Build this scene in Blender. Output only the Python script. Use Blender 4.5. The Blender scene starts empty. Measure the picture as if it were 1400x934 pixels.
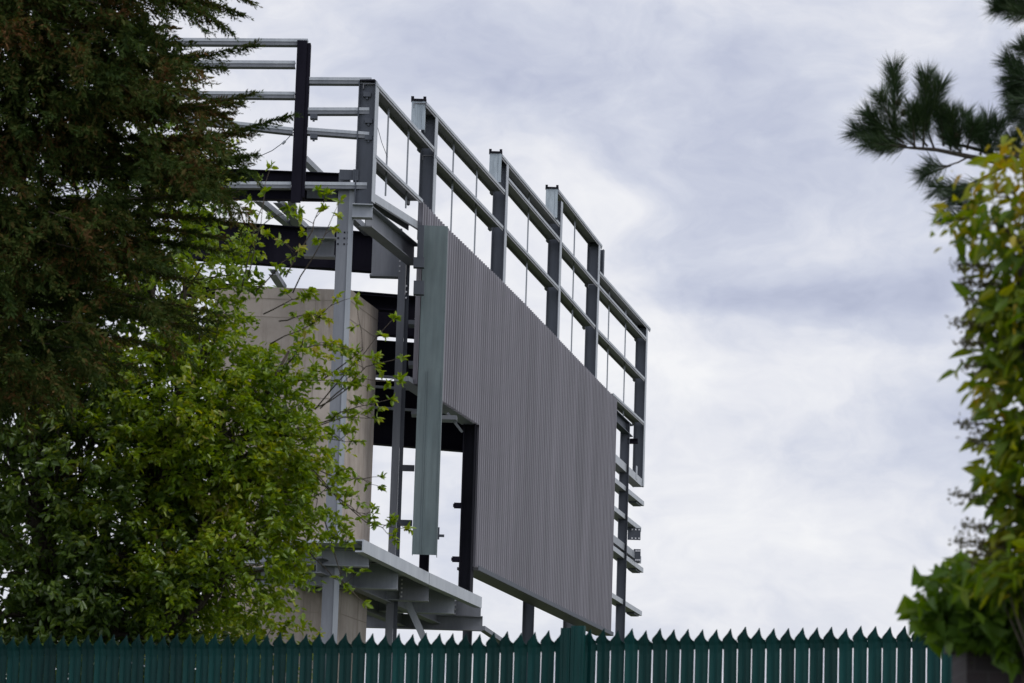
import bpy, math, random
import numpy as np
from mathutils import Vector, Matrix

random.seed(7)
rng = np.random.default_rng(11)
scene = bpy.context.scene
COL = scene.collection

# ------------------------------------------------------------------ camera
F_PX, CX, CY = 4600.0, 700.0, 467.0
TILT, ROLL = math.radians(9.38), 0.031
CAM = Vector((0, 0, 1.6))
FW = Vector((0, math.cos(TILT), math.sin(TILT)))
R0 = Vector((1, 0, 0)); U0 = Vector((0, -math.sin(TILT), math.cos(TILT)))
RT = R0 * math.cos(ROLL) + U0 * math.sin(ROLL)
UP = -R0 * math.sin(ROLL) + U0 * math.cos(ROLL)
cam_d = bpy.data.cameras.new('camera'); cam = bpy.data.objects.new('camera', cam_d)
COL.objects.link(cam)
cam.matrix_world = Matrix(((RT.x, UP.x, -FW.x, CAM.x), (RT.y, UP.y, -FW.y, CAM.y),
                           (RT.z, UP.z, -FW.z, CAM.z), (0, 0, 0, 1)))
cam_d.sensor_width = 36.0
cam_d.lens = F_PX * 36.0 / 1400.0
cam_d.clip_end = 5000
cam_d.dof.use_dof = True
cam_d.dof.focus_distance = 74.0
cam_d.dof.aperture_fstop = 6.5
scene.camera = cam

def ray(px, py):
    return FW + RT * ((px - CX) / F_PX) - UP * ((py - CY) / F_PX)
def at(px, py, Y):                 # point of the world seen there at distance Y ahead
    d = ray(px, py); return CAM + d * (Y / d.y)
def at_z(px, py, z):               # point of the world seen there at height z
    d = ray(px, py); return CAM + d * ((z - CAM.z) / d.z)

# the facade: a vertical plane; S runs along it (away), N points out of it
S = ray(1630, 1256); S.z = 0; S.normalize()
N = Vector((S.y, -S.x, 0))
Z = Vector((0, 0, 1))
ORG = at(609, 310, 70.0)
def wall(px, py, off=0.0):
    d = ray(px, py)
    t = ((ORG + N * off - CAM).dot(N)) / d.dot(N)
    return CAM + d * t
def wp(s, n, z):                   # facade coordinates to world
    v = ORG + S * s + N * n; v.z = z; return v
def sof(p): return (p - ORG).dot(S)

# ------------------------------------------------------------------ objects
def finish(name, verts, faces, mat, parent=None, smooth=False):
    me = bpy.data.meshes.new(name)
    if isinstance(verts, np.ndarray):
        nv = len(verts); me.vertices.add(nv); me.vertices.foreach_set('co', verts.astype(np.float32).ravel())
        k = faces.shape[1]
        me.loops.add(faces.size); me.loops.foreach_set('vertex_index', faces.astype(np.int32).ravel())
        me.polygons.add(len(faces))
        me.polygons.foreach_set('loop_start', np.arange(0, faces.size, k, dtype=np.int32))
        me.update(calc_edges=True)
    else:
        me.from_pydata([tuple(v) for v in verts], [], faces)
        me.update()
    if smooth:
        me.polygons.foreach_set('use_smooth', [True] * len(me.polygons))
    if mat: me.materials.append(mat)
    o = bpy.data.objects.new(name, me); COL.objects.link(o)
    if parent is not None:
        o.parent = parent
        o.matrix_parent_inverse = Matrix.Translation(-root_loc(parent))
    return o
def root_loc(o):
    return o.location.copy() if o.parent is None else Vector((0, 0, 0))
def child(o, parent):
    o.parent = parent
def tag(o, label=None, cat=None, group=None, kind=None):
    if label: o['label'] = label
    if cat: o['category'] = cat
    if group: o['group'] = group
    if kind: o['kind'] = kind
    return o
def thing(name, label, cat, loc, group=None):
    o = bpy.data.objects.new(name, None); COL.objects.link(o)
    o.location = loc; o.empty_display_size = 0.3
    return tag(o, label, cat, group)

class MB:
    def __init__(s): s.v = []; s.f = []
    def hexa(s, c):                # 8 corners: 4 bottom loop, 4 top loop
        b = len(s.v); s.v += [Vector(p) for p in c]
        for q in ((3, 2, 1, 0), (4, 5, 6, 7), (0, 1, 5, 4), (1, 2, 6, 5), (2, 3, 7, 6), (3, 0, 4, 7)):
            s.f.append([b + i for i in q])
    def bar(s, p0, p1, rects, side, up=None):
        p0 = Vector(p0); p1 = Vector(p1); d = (p1 - p0).normalized()
        side = Vector(side); side = (side - d * side.dot(d)).normalized()
        u2 = d.cross(side).normalized()
        if up is not None and u2.dot(Vector(up)) < 0: u2 = -u2
        for (a0, a1, b0, b1) in rects:
            c = []
            for p in (p0, p1):
                for (a, b) in ((a0, b0), (a1, b0), (a1, b1), (a0, b1)):
                    c.append(p + side * a + u2 * b)
            s.hexa(c)
    def box(s, o, ax, ay, az):     # corner + three edge vectors
        o = Vector(o); ax = Vector(ax); ay = Vector(ay); az = Vector(az)
        s.hexa([o, o + ax, o + ax + ay, o + ay, o + az, o + ax + az, o + ax + ay + az, o + ay + az])
    def tube(s, pts, rads, n=6, cap=True):
        pts = [Vector(p) for p in pts]; base = len(s.v)
        if not hasattr(rads, '__len__'): rads = [rads] * len(pts)
        ref = Vector((0.31, 0.17, 0.93))
        for i, p in enumerate(pts):
            d = (pts[min(i + 1, len(pts) - 1)] - pts[max(i - 1, 0)])
            if d.length < 1e-9: d = Vector((0, 0, 1))
            d.normalize()
            a = d.cross(ref)
            if a.length < 1e-3: a = d.cross(Vector((1, 0, 0)))
            a.normalize(); b = d.cross(a)
            for k in range(n):
                t = 2 * math.pi * k / n
                s.v.append(p + (a * math.cos(t) + b * math.sin(t)) * rads[i])
        for i in range(len(pts) - 1):
            for k in range(n):
                k2 = (k + 1) % n
                s.f.append([base + i * n + k, base + i * n + k2, base + (i + 1) * n + k2, base + (i + 1) * n + k])
        if cap:
            s.f.append([base + k for k in range(n)][::-1])
            e = base + (len(pts) - 1) * n
            s.f.append([e + k for k in range(n)])
    def build_each(s, name, mat, parent):      # every box of this collection becomes an object of its own
        for i in range(0, len(s.v), 8):
            m = MB(); m.hexa(s.v[i:i + 8]); m.build(name, mat, parent)
    def build(s, name, mat, parent=None, smooth=False):
        off = root_of(parent).location if parent is not None else Vector((0, 0, 0))
        o = finish(name, [v - off for v in s.v], s.f, mat, None, smooth)
        if parent is not None: o.parent = parent
        return o
def root_of(o):
    while o.parent is not None: o = o.parent
    return o
def np_build(name, verts, faces, mat, parent, smooth=False):
    off = np.array(root_of(parent).location) if parent is not None else 0
    o = finish(name, verts - off, faces, mat, None, smooth)
    if parent is not None: o.parent = parent
    return o

def isec(h, b, tf=0.02, tw=0.014):     # I: web along 'side' axis (depth h), flanges wide along 'up'
    return [(0, tf, -b / 2, b / 2), (h - tf, h, -b / 2, b / 2), (tf - .002, h - tf + .002, -tw / 2, tw / 2)]
def ibeam(h, b, tf=0.022, tw=0.014):   # I lying as a beam: side = width, up = height, origin at the top
    return [(-b / 2, b / 2, -tf, 0), (-b / 2, b / 2, -h, -h + tf), (-tw / 2, tw / 2, -h + tf - .002, -tf + .002)]
def chan(w, h, t=0.012):               # rail: side = inward width, up = height; flat channel, open below
    return [(0, t, -h, 0), (t - .002, w - t + .002, -t, -0.002), (w - t, w, -h, 0)]

# ------------------------------------------------------------------ materials
def new_mat(name):
    m = bpy.data.materials.new(name); m.use_nodes = True
    nt = m.node_tree; nt.nodes.clear()
    out = nt.nodes.new('ShaderNodeOutputMaterial')
    b = nt.nodes.new('ShaderNodeBsdfPrincipled')
    nt.links.new(b.outputs[0], out.inputs[0])
    return m, nt, b, out
def node(nt, t, **kw):
    n = nt.nodes.new(t)
    for k, v in kw.items():
        if k in n.inputs.keys(): n.inputs[k].default_value = v
        else: setattr(n, k, v)
    return n
def ramp(nt, stops, src):
    r = nt.nodes.new('ShaderNodeValToRGB'); e = r.color_ramp.elements
    while len(e) < len(stops): e.new(0.5)
    for i, (p, c) in enumerate(stops):
        e[i].position = p; e[i].color = (*c, 1)
    nt.links.new(src, r.inputs[0]); return r
def metal(name, c1, c2, rough=0.5, metallic=0.0, scale=3.0, stretch=(1, 1, 0.25), spec=.5, streak=0.12):
    m, nt, b, out = new_mat(name)
    tc = node(nt, 'ShaderNodeTexCoord')
    mp = node(nt, 'ShaderNodeMapping'); mp.inputs['Scale'].default_value = stretch
    nt.links.new(tc.outputs['Object'], mp.inputs[0])
    n1 = node(nt, 'ShaderNodeTexNoise', Scale=scale, Detail=6.0, Roughness=0.6)
    nt.links.new(mp.outputs[0], n1.inputs['Vector'])
    r = ramp(nt, [(0.3, c1), (0.7, c2)], n1.outputs[0])
    n2 = node(nt, 'ShaderNodeTexNoise', Scale=scale * 9, Detail=3.0)
    mp2 = node(nt, 'ShaderNodeMapping'); mp2.inputs['Scale'].default_value = (1, 1, 0.08)
    nt.links.new(tc.outputs['Object'], mp2.inputs[0]); nt.links.new(mp2.outputs[0], n2.inputs['Vector'])
    mx = node(nt, 'ShaderNodeMix', data_type='RGBA', blend_type='MULTIPLY')
    mx.inputs[0].default_value = streak
    r2 = ramp(nt, [(0.35, (0.55, 0.55, 0.55)), (0.65, (1.25, 1.25, 1.25))], n2.outputs[0])
    nt.links.new(r.outputs[0], mx.inputs[6]); nt.links.new(r2.outputs[0], mx.inputs[7])
    nt.links.new(mx.outputs[2], b.inputs['Base Color'])
    b.inputs['Roughness'].default_value = rough; b.inputs['Metallic'].default_value = metallic
    b.inputs['Specular IOR Level'].default_value = spec
    rr = node(nt, 'ShaderNodeMapRange'); rr.inputs['To Min'].default_value = rough - .1; rr.inputs['To Max'].default_value = rough + .12
    nt.links.new(n1.outputs[0], rr.inputs[0]); nt.links.new(rr.outputs[0], b.inputs['Roughness'])
    return m
M = {}
M['galv'] = metal('galvanised_steel', (.215, .235, .265), (.30, .32, .35), .48, .1)
M['galv_rail'] = metal('galvanised_rail', (.17, .172, .19), (.24, .243, .265), .5, .1)
M['galv_bright'] = metal('galvanised_bright', (.31, .335, .37), (.42, .445, .48), .45, .1, streak=.15)
M['galv_mottled'] = metal('galvanised_mottled', (.25, .30, .335), (.37, .42, .455), .42, .15, 5, streak=.4)
M['grey'] = metal('grey_primer_steel', (.135, .145, .168), (.19, .20, .225), .55, 0, spec=.4)
M['dark'] = metal('dark_grey_steel', (.045, .052, .068), (.075, .085, .105), .55, 0, spec=.35)
M['black'] = metal('black_painted_steel', (.006, .0055, .011), (.013, .012, .02), .65, 0, spec=.06)
M['blacker'] = metal('black_post_steel', (.007, .007, .011), (.015, .015, .021), .65, 0, spec=.08)
M['clad'] = metal('cladding_lilac_grey', (.165, .158, .182), (.207, .199, .228), .5, 0, .35, (1, 1, .35), streak=.3)
M['green_film'] = metal('green_grey_flashing', (.075, .105, .11), (.12, .155, .16), .42, 0.1, 1.3, (1, 1, .6), streak=.35)
M['trim'] = metal('dark_trim', (.05, .05, .055), (.075, .075, .08), .5, 0)
M['bolt'] = metal('bolt_zinc', (.5, .5, .52), (.7, .7, .72), .35, .5)
M['fence'] = metal('green_fence_paint', (.0005, .026, .025), (.0015, .044, .042), .55, 0, 2.5, spec=.25, streak=.5)

def tint_by_sheet(m, width):          # every sheet of the cladding has a slightly different batch tone
    nt = m.node_tree
    b = [n for n in nt.nodes if n.type == 'BSDF_PRINCIPLED'][0]
    src = b.inputs['Base Color'].links[0].from_socket
    tc = node(nt, 'ShaderNodeTexCoord')
    d = node(nt, 'ShaderNodeVectorMath', operation='DOT_PRODUCT'); d.inputs[1].default_value = tuple(S)
    nt.links.new(tc.outputs['Object'], d.inputs[0])
    q = node(nt, 'ShaderNodeMath', operation='DIVIDE'); q.inputs[1].default_value = width
    nt.links.new(d.outputs['Value'], q.inputs[0])
    fl = node(nt, 'ShaderNodeMath', operation='FLOOR'); nt.links.new(q.outputs[0], fl.inputs[0])
    wn = node(nt, 'ShaderNodeTexWhiteNoise', noise_dimensions='1D'); nt.links.new(fl.outputs[0], wn.inputs['W'])
    mr = node(nt, 'ShaderNodeMapRange'); mr.inputs['To Min'].default_value = .9; mr.inputs['To Max'].default_value = 1.08
    nt.links.new(wn.outputs['Value'], mr.inputs[0])
    sc = node(nt, 'ShaderNodeVectorMath', operation='SCALE')
    nt.links.new(src, sc.inputs[0]); nt.links.new(mr.outputs[0], sc.inputs['Scale'])
    nt.links.new(sc.outputs[0], b.inputs['Base Color'])
def tint_by_object(m):
    nt = m.node_tree
    b = [n for n in nt.nodes if n.type == 'BSDF_PRINCIPLED'][0]
    src = b.inputs['Base Color'].links[0].from_socket
    oi = node(nt, 'ShaderNodeObjectInfo')
    mr = node(nt, 'ShaderNodeMapRange'); mr.inputs['To Min'].default_value = .75; mr.inputs['To Max'].default_value = 1.3
    nt.links.new(oi.outputs['Random'], mr.inputs[0])
    sc = node(nt, 'ShaderNodeVectorMath', operation='SCALE')
    nt.links.new(src, sc.inputs[0]); nt.links.new(mr.outputs[0], sc.inputs['Scale'])
    nt.links.new(sc.outputs[0], b.inputs['Base Color'])
tint_by_sheet(M['clad'], 1.1); tint_by_object(M['fence'])
def concrete():
    m, nt, b, out = new_mat('board_marked_concrete')
    tc = node(nt, 'ShaderNodeTexCoord')
    n1 = node(nt, 'ShaderNodeTexNoise', Scale=.9, Detail=8.0, Roughness=.65)
    nt.links.new(tc.outputs['Object'], n1.inputs['Vector'])
    r = ramp(nt, [(.28, (.25, .212, .182)), (.5, (.35, .302, .265)), (.72, (.43, .378, .335))], n1.outputs[0])
    n2 = node(nt, 'ShaderNodeTexNoise', Scale=4.0, Detail=6.0, Roughness=.7)
    mp = node(nt, 'ShaderNodeMapping'); mp.inputs['Scale'].default_value = (1, 1, .12)
    nt.links.new(tc.outputs['Object'], mp.inputs[0]); nt.links.new(mp.outputs[0], n2.inputs['Vector'])
    r2 = ramp(nt, [(.5, (1, 1, 1)), (.72, (.5, .47, .45))], n2.outputs[0])
    mx = node(nt, 'ShaderNodeMix', data_type='RGBA', blend_type='MULTIPLY'); mx.inputs[0].default_value = .75
    nt.links.new(r.outputs[0], mx.inputs[6]); nt.links.new(r2.outputs[0], mx.inputs[7])
    nt.links.new(mx.outputs[2], b.inputs['Base Color'])
    b.inputs['Roughness'].default_value = .85
    bp = node(nt, 'ShaderNodeBump', Strength=.25, Distance=.02)
    nt.links.new(n1.outputs[0], bp.inputs['Height']); nt.links.new(bp.outputs[0], b.inputs['Normal'])
    return m
M['concrete'] = concrete()

def leafmat(name, stops, trans=.35, rough=.5, clump=None, spec=.4):
    m, nt, b, out = new_mat(name)
    g = node(nt, 'ShaderNodeNewGeometry')
    tc = node(nt, 'ShaderNodeTexCoord')
    n = node(nt, 'ShaderNodeTexNoise', Scale=1.6, Detail=3.0)
    nt.links.new(tc.outputs['Object'], n.inputs['Vector'])
    a = node(nt, 'ShaderNodeMath', operation='MULTIPLY_ADD'); a.inputs[1].default_value = .55
    nt.links.new(g.outputs['Random Per Island'], a.inputs[0])
    s = node(nt, 'ShaderNodeMath', operation='MULTIPLY_ADD'); s.inputs[1].default_value = 1.5; s.inputs[2].default_value = -.52
    nt.links.new(n.outputs[0], s.inputs[0]); nt.links.new(s.outputs[0], a.inputs[2])
    r = ramp(nt, stops, a.outputs[0])
    nt.links.new(r.outputs[0], b.inputs['Base Color'])
    b.inputs['Roughness'].default_value = rough
    b.inputs['Specular IOR Level'].default_value = spec
    if trans > 0:
        t = node(nt, 'ShaderNodeBsdfTranslucent')
        hs = node(nt, 'ShaderNodeHueSaturation', Saturation=1.15, Value=1.3, Hue=.485)
        nt.links.new(r.outputs[0], hs.inputs['Color']); nt.links.new(hs.outputs[0], t.inputs[0])
        mx = node(nt, 'ShaderNodeMixShader'); mx.inputs[0].default_value = trans
        nt.links.new(b.outputs[0], mx.inputs[1]); nt.links.new(t.outputs[0], mx.inputs[2])
        nt.links.new(mx.outputs[0], out.inputs[0])
    return m
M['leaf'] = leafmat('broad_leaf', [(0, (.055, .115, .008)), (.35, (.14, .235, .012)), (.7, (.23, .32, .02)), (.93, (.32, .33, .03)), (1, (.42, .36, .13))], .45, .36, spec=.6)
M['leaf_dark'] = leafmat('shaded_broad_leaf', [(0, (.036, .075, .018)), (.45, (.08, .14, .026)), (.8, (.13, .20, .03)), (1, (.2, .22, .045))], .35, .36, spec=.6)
M['leaf_yel'] = leafmat('yellow_green_leaf', [(0, (.07, .13, .012)), (.5, (.16, .22, .02)), (1, (.32, .32, .04))], .45)
M['conifer'] = leafmat('conifer_spray', [(0, (.014, .029, .007)), (.4, (.034, .057, .012)), (.66, (.056, .066, .016)), (.85, (.098, .060, .021)), (1, (.14, .07, .03))], .25, .75, spec=.1)
M['needle'] = leafmat('pine_needle', [(0, (.014, .032, .012)), (.6, (.028, .058, .019)), (1, (.06, .09, .03))], .12, .5)
M['creeper'] = leafmat('creeper_leaf', [(0, (.045, .10, .009)), (.45, (.11, .19, .013)), (.75, (.21, .26, .016)), (1, (.30, .27, .03))], .55)
M['creeper_yel'] = leafmat('creeper_yellow_leaf', [(0, (.14, .22, .014)), (.4, (.25, .28, .02)), (.75, (.35, .29, .025)), (1, (.40, .26, .035))], .5)
M['flower'] = leafmat('flower_spray', [(0, (.08, .085, .05)), (1, (.17, .15, .08))], .2)
M['ivy'] = leafmat('ivy_leaf', [(0, (.045, .10, .014)), (.6, (.10, .19, .02)), (1, (.19, .26, .03))], .45)
M['bark'] = metal('bark', (.035, .028, .02), (.09, .072, .055), .9, 0, 6, (1, 1, .2), streak=.8)
M['twig'] = metal('twig', (.06, .045, .032), (.11, .085, .06), .8, 0, 8)
M['cone'] = metal('pine_cone', (.06, .04, .026), (.10, .065, .04), .8, 0, 20)

def simple(name, c1, c2, scale, rough=.9):
    m, nt, b, out = new_mat(name)
    tc = node(nt, 'ShaderNodeTexCoord')
    n1 = node(nt, 'ShaderNodeTexNoise', Scale=scale, Detail=8.0)
    nt.links.new(tc.outputs['Object'], n1.inputs['Vector'])
    r = ramp(nt, [(.3, c1), (.7, c2)], n1.outputs[0])
    nt.links.new(r.outputs[0], b.inputs['Base Color']); b.inputs['Roughness'].default_value = rough
    return m
M['ground'] = simple('grass_ground', (.035, .055, .018), (.075, .085, .035), .8)
def brickmat():
    m, nt, b, out = new_mat('dark_brick')
    tc = node(nt, 'ShaderNodeTexCoord')
    mp = node(nt, 'ShaderNodeMapping'); mp.inputs['Rotation'].default_value = (math.radians(90), 0, 0)
    nt.links.new(tc.outputs['Object'], mp.inputs[0])
    br = node(nt, 'ShaderNodeTexBrick', Scale=4.4)
    br.inputs['Color1'].default_value = (.045, .032, .035, 1); br.inputs['Color2'].default_value = (.03, .024, .03, 1)
    br.inputs['Mortar'].default_value = (.05, .042, .046, 1)
    nt.links.new(mp.outputs[0], br.inputs['Vector']); nt.links.new(br.outputs[0], b.inputs['Base Color'])
    b.inputs['Roughness'].default_value = .85
    return m
M['brick'] = brickmat()

# ------------------------------------------------------------------ world: overcast sky
SUN_EL, SUN_AZ = math.radians(52), math.radians(118)     # azimuth clockwise from +Y (ahead), to the right
w = bpy.data.worlds.new('World'); scene.world = w; w.use_nodes = True
nt = w.node_tree; nt.nodes.clear()
wo = nt.nodes.new('ShaderNodeOutputWorld'); bg = nt.nodes.new('ShaderNodeBackground')
nt.links.new(bg.outputs[0], wo.inputs[0]); bg.inputs[1].default_value = 0.1
sky = nt.nodes.new('ShaderNodeTexSky'); sky.sky_type = 'NISHITA'; sky.sun_disc = False
sky.sun_elevation = SUN_EL; sky.sun_rotation = SUN_AZ
tc = nt.nodes.new('ShaderNodeTexCoord')
def vmath(op, a, b=None):
    n = nt.nodes.new('ShaderNodeVectorMath'); n.operation = op
    for i, x in enumerate((a, b)):
        if x is None: continue
        if hasattr(x, 'links'): nt.links.new(x, n.inputs[i])
        else: n.inputs[i].default_value = x
    return n.outputs['Value'] if op in ('LENGTH', 'DOT_PRODUCT', 'DISTANCE') else n.outputs[0]
def smath(op, a, b=None, c=None, clamp=False):
    n = nt.nodes.new('ShaderNodeMath'); n.operation = op; n.use_clamp = clamp
    for i, x in enumerate((a, b, c)):
        if x is None: continue
        if hasattr(x, 'links'): nt.links.new(x, n.inputs[i])
        else: n.inputs[i].default_value = x
    return n.outputs[0]
D = vmath('NORMALIZE', tc.outputs['Generated'])
def noise(vec, scale, detail, rough=.55, dist=0.0):
    n = nt.nodes.new('ShaderNodeTexNoise'); n.inputs['Scale'].default_value = scale
    n.inputs['Detail'].default_value = detail; n.inputs['Roughness'].default_value = rough
    n.inputs['Distortion'].default_value = dist
    nt.links.new(vec, n.inputs['Vector']); return n.outputs[0]
flat = vmath('MULTIPLY', D, (1.0, 1.0, 1.7))
warp_n = nt.nodes.new('ShaderNodeTexNoise'); warp_n.inputs['Scale'].default_value = 14; warp_n.inputs['Detail'].default_value = 4
nt.links.new(flat, warp_n.inputs['Vector'])
wv = vmath('MULTIPLY', vmath('SUBTRACT', warp_n.outputs['Color'], (.5, .5, .5)), (.10, .10, .06))
DW = vmath('ADD', D, wv)
n_big = noise(vmath('ADD', flat, wv), 9.0, 5.0, .5)
n_med = noise(vmath('ADD', flat, wv), 24.0, 6.0, .56)
n_fine = noise(vmath('ADD', flat, wv), 55.0, 5.0, .6)
def bank(px, py, rx, ry, amt):      # a cloud bank of the sky round one direction of the compass
    c = ray(px, py).normalized()
    d = vmath('SUBTRACT', DW, tuple(c))
    d = vmath('MULTIPLY', d, (F_PX / rx, F_PX / rx, F_PX / ry))
    L = vmath('LENGTH', d)
    g = smath('POWER', 2.718, smath('MULTIPLY', smath('MULTIPLY', L, L), -1.0))
    return smath('MULTIPLY', g, amt)
v = smath('MULTIPLY_ADD', n_big, .55, .455)
v = smath('ADD', v, smath('MULTIPLY_ADD', n_med, .58, -.29))
v = smath('ADD', v, smath('MULTIPLY_ADD', n_fine, .22, -.11))
BANKS = [(1160, 368, 230, 52, -.30), (985, 408, 100, 30, -.17), (1020, 130, 420, 170, -.13), (640, 60, 260, 80, -.06),
         (300, 150, 260, 160, .16), (1020, 510, 420, 70, .11), (900, 330, 140, 45, .10), (620, 520, 300, 260, .13),
         (1080, 620, 260, 45, -.05), (1050, 760, 460, 200, .04), (1280, 270, 160, 40, -.05), (700, 300, 160, 120, .10)]
for bk in BANKS: v = smath('ADD', v, bank(*bk))
# unseen sky behind and left of the viewer is brightened to add fill light
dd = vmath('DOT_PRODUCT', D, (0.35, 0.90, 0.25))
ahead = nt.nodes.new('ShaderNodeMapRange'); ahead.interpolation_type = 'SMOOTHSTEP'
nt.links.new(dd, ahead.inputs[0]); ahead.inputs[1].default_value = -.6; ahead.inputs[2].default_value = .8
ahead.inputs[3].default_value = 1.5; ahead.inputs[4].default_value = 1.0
cr = nt.nodes.new('ShaderNodeValToRGB'); e = cr.color_ramp.elements
stops = [(.34, (.41, .445, .59)), (.52, (.535, .57, .71)), (.68, (.665, .695, .805)), (.84, (.83, .84, .90)), (1.0, (.95, .95, .97))]
while len(e) < len(stops): e.new(.5)
for i, (p, c) in enumerate(stops): e[i].position = p; e[i].color = (*c, 1)
nt.links.new(v, cr.inputs[0])
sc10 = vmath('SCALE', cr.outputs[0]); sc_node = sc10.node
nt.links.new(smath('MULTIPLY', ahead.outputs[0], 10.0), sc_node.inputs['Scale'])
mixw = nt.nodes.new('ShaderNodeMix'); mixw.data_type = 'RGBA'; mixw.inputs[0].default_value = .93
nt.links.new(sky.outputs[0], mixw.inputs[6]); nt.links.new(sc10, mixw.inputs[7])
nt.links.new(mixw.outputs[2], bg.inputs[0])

sun_d = bpy.data.lights.new('sun', 'SUN'); sun_d.energy = 1.5; sun_d.angle = math.radians(25); sun_d.color = (1, .96, .9)
sun = bpy.data.objects.new('sun', sun_d); COL.objects.link(sun)
sd = Vector((math.sin(SUN_AZ) * math.cos(SUN_EL), math.cos(SUN_AZ) * math.cos(SUN_EL), math.sin(SUN_EL)))
sun.rotation_euler = sd.to_track_quat('Z', 'Y').to_euler(); sun.location = (30, 20, 40)
scene.view_settings.view_transform = 'Standard'; scene.view_settings.look = 'None'
scene.view_settings.exposure = 0.0; scene.view_settings.gamma = 1.0
scene.view_settings.use_curve_mapping = False

# ------------------------------------------------------------------ ground
def gz(x, y):
    t = min(1, max(0, (y - 16) / 11)); t = t * t * (3 - 2 * t)
    return 1.7 * t
gv, gf = [], []
xs = [-1500, -600, -200, -60, -30, -20, -10, -5, 0, 5, 10, 20, 30, 60, 200, 600, 1500]
ys = [-600, -100, -30, -10, 0, 5, 10, 14] + [16 + i for i in range(12)] + [30, 34, 40, 60, 100, 200, 600, 2500]
for y in ys:
    for x in xs: gv.append((x, y, gz(x, y)))
nx = len(xs)
for j in range(len(ys) - 1):
    for i in range(nx - 1):
        gf.append([j * nx + i, j * nx + i + 1, (j + 1) * nx + i + 1, (j + 1) * nx + i])
g = finish('ground', gv, gf, M['ground'], smooth=True); tag(g, kind='structure')
GZ = 1.7

# ================================================================== steel building
bld = thing('steel_building', 'unfinished grey steel framed building with a ribbed cladding panel beyond the green fence', 'building',
            at(470, 860, 66) * 1)
bld.location.z = GZ
def part(mb, name, mat, parent=bld, label=None):
    o = mb.build(name, mat, parent)
    if label: o['label'] = label
    return o

# ---- facade posts (px of outer flange edge at top, at bottom)
posts = {
    'A': ((515, 112), (510, 279)), 'B': ((595.5, 155), (592, 330)), 'C': ((694, 221), (687, 430)),
    'D': ((767.5, 275), (762, 500)), 'E': ((820, 334), (813, 540)), 'F': ((885.5, 450), (877.7, 665))}
PS = {}
stubs = {'B': (563, 582, 138), 'C': (669.5, 686, 209.5), 'D': (746.5, 763, 258)}
for k, (t, b) in posts.items():
    pt = wall(*t); pb = wall(*b)
    s = (sof(pt) + sof(pb)) / 2
    PS[k] = s
    mb = MB()
    h = .30 if k != 'A' else .34
    mb.bar(wp(s, 0, pb.z), wp(s, 0, pt.z), isec(h, .20, .018, .05), -N, S)
    p = part(mb, 'post', M['dark'] if k not in 'A' else M['dark'])
    # outer flange plate; light on the right-hand face put into its brighter colour
    mb = MB(); mb.bar(wp(s, .004, pb.z + .02), wp(s, .004, pt.z - .01), [(-.012, 0, -.12, .12)], -N, S)
    fl = mb.build('outer_flange', M['galv_bright'], p)
    if k not in stubs:
        mb = MB()
        mb.bar(wp(s - .12, -.02, pt.z), wp(s + .12, -.02, pt.z), [(0, h - .04, 0, .035)], -N, Z)
        mb.build('cap_plate', M['blacker'], p)
    if k in stubs:
        x0, x1, yt = stubs[k]
        ss = s - .95
        # width placed at its own depth, sitting on the inner side of the post
        base = wp(ss, 0, pt.z)
        l = at(x0, yt, base.y); r = at(x1, yt, base.y)
        zb = l.z - 41 * base.y / F_PX
        mb = MB()
        wdt = r.x - l.x
        o = Vector((l.x, base.y, zb))
        hh = l.z - zb
        mb.box(o, (wdt, 0, 0), (0, .012, 0), (0, 0, hh))
        mb.box(o + Vector((0, .01, 0)), (.012, 0, 0), (0, .12, 0), (0, 0, hh))
        mb.box(o + Vector((wdt - .07, -.012, 0)), (.07, 0, 0), (0, .0125, 0), (0, 0, hh))
        mb.box(o + Vector((wdt - .012, .01, 0)), (.012, 0, 0), (0, .3, 0), (0, 0, hh))
        st = mb.build('post_stub', M['galv_mottled'], p)
        mb = MB()
        mb.box(o + Vector((-.015, -.03, hh)), (wdt + .03, 0, 0), (0, .16, 0), (0, 0, .045))
        mb.box(o + Vector((-.015, -.03, hh + .045)), (.06, 0, 0), (0, .1, 0), (0, 0, .05))
        mb.box(o + Vector((wdt - .05, -.03, hh + .045)), (.06, 0, 0), (0, .1, 0), (0, 0, .05))
        mb.build('cap_plate', M['blacker'], p)

# ---- facade rails
RW = .27
def rail(p, q, w=RW, h=.10, mat='galv_rail', trim0=0, edge=True):
    a = wall(*p, .012); b = wall(*q, .012)
    mb = MB(); mb.bar(a, b, chan(w, h), -N, Z)
    o = part(mb, 'rail', M[mat])
    if edge:
        mb = MB(); mb.bar(a, b, [(-.014, -.002, -.05, .012)], -N, Z)
        mb.build('rail_lip', M['galv_bright'], o)
    # end cleat
    d = (b - a).normalized()
    mb = MB(); mb.bar(b - d * .25, b - d * .02, [(w + .003, w + .03, -h - .015, .01)], -N, Z)
    mb.build('cleat', M['dark'], o)
    return o
for p, q in [((515, 114), (593, 202)), ((513.5, 212.5), (577.5, 274)),
             ((583, 140.5), (690, 261)), ((595, 212), (687.5, 310)),
             ((686.5, 212), (765, 305.5)), ((694.5, 243), (765, 326.5)), ((691.6, 313.6), (763, 392)),
             ((763.5, 259.5), (823, 336)), ((768.5, 332), (816.7, 387.6)), ((766, 391), (813.5, 445.5)),
             ((819, 370.5), (889, 449.6)), ((818, 389), (883, 462)), ((816.7, 450), (881, 517)),
             ((838, 538), (880, 577))]:
    rail(p, q)
# dark piece behind post E
mb = MB(); s = PS['E'] + .9
mb.bar(wp(s, -.02, wall(822, 372).z), wp(s, -.02, wall(823, 337).z), isec(.14, .16), -N, S); part(mb, 'post', M['dark'])
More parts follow.
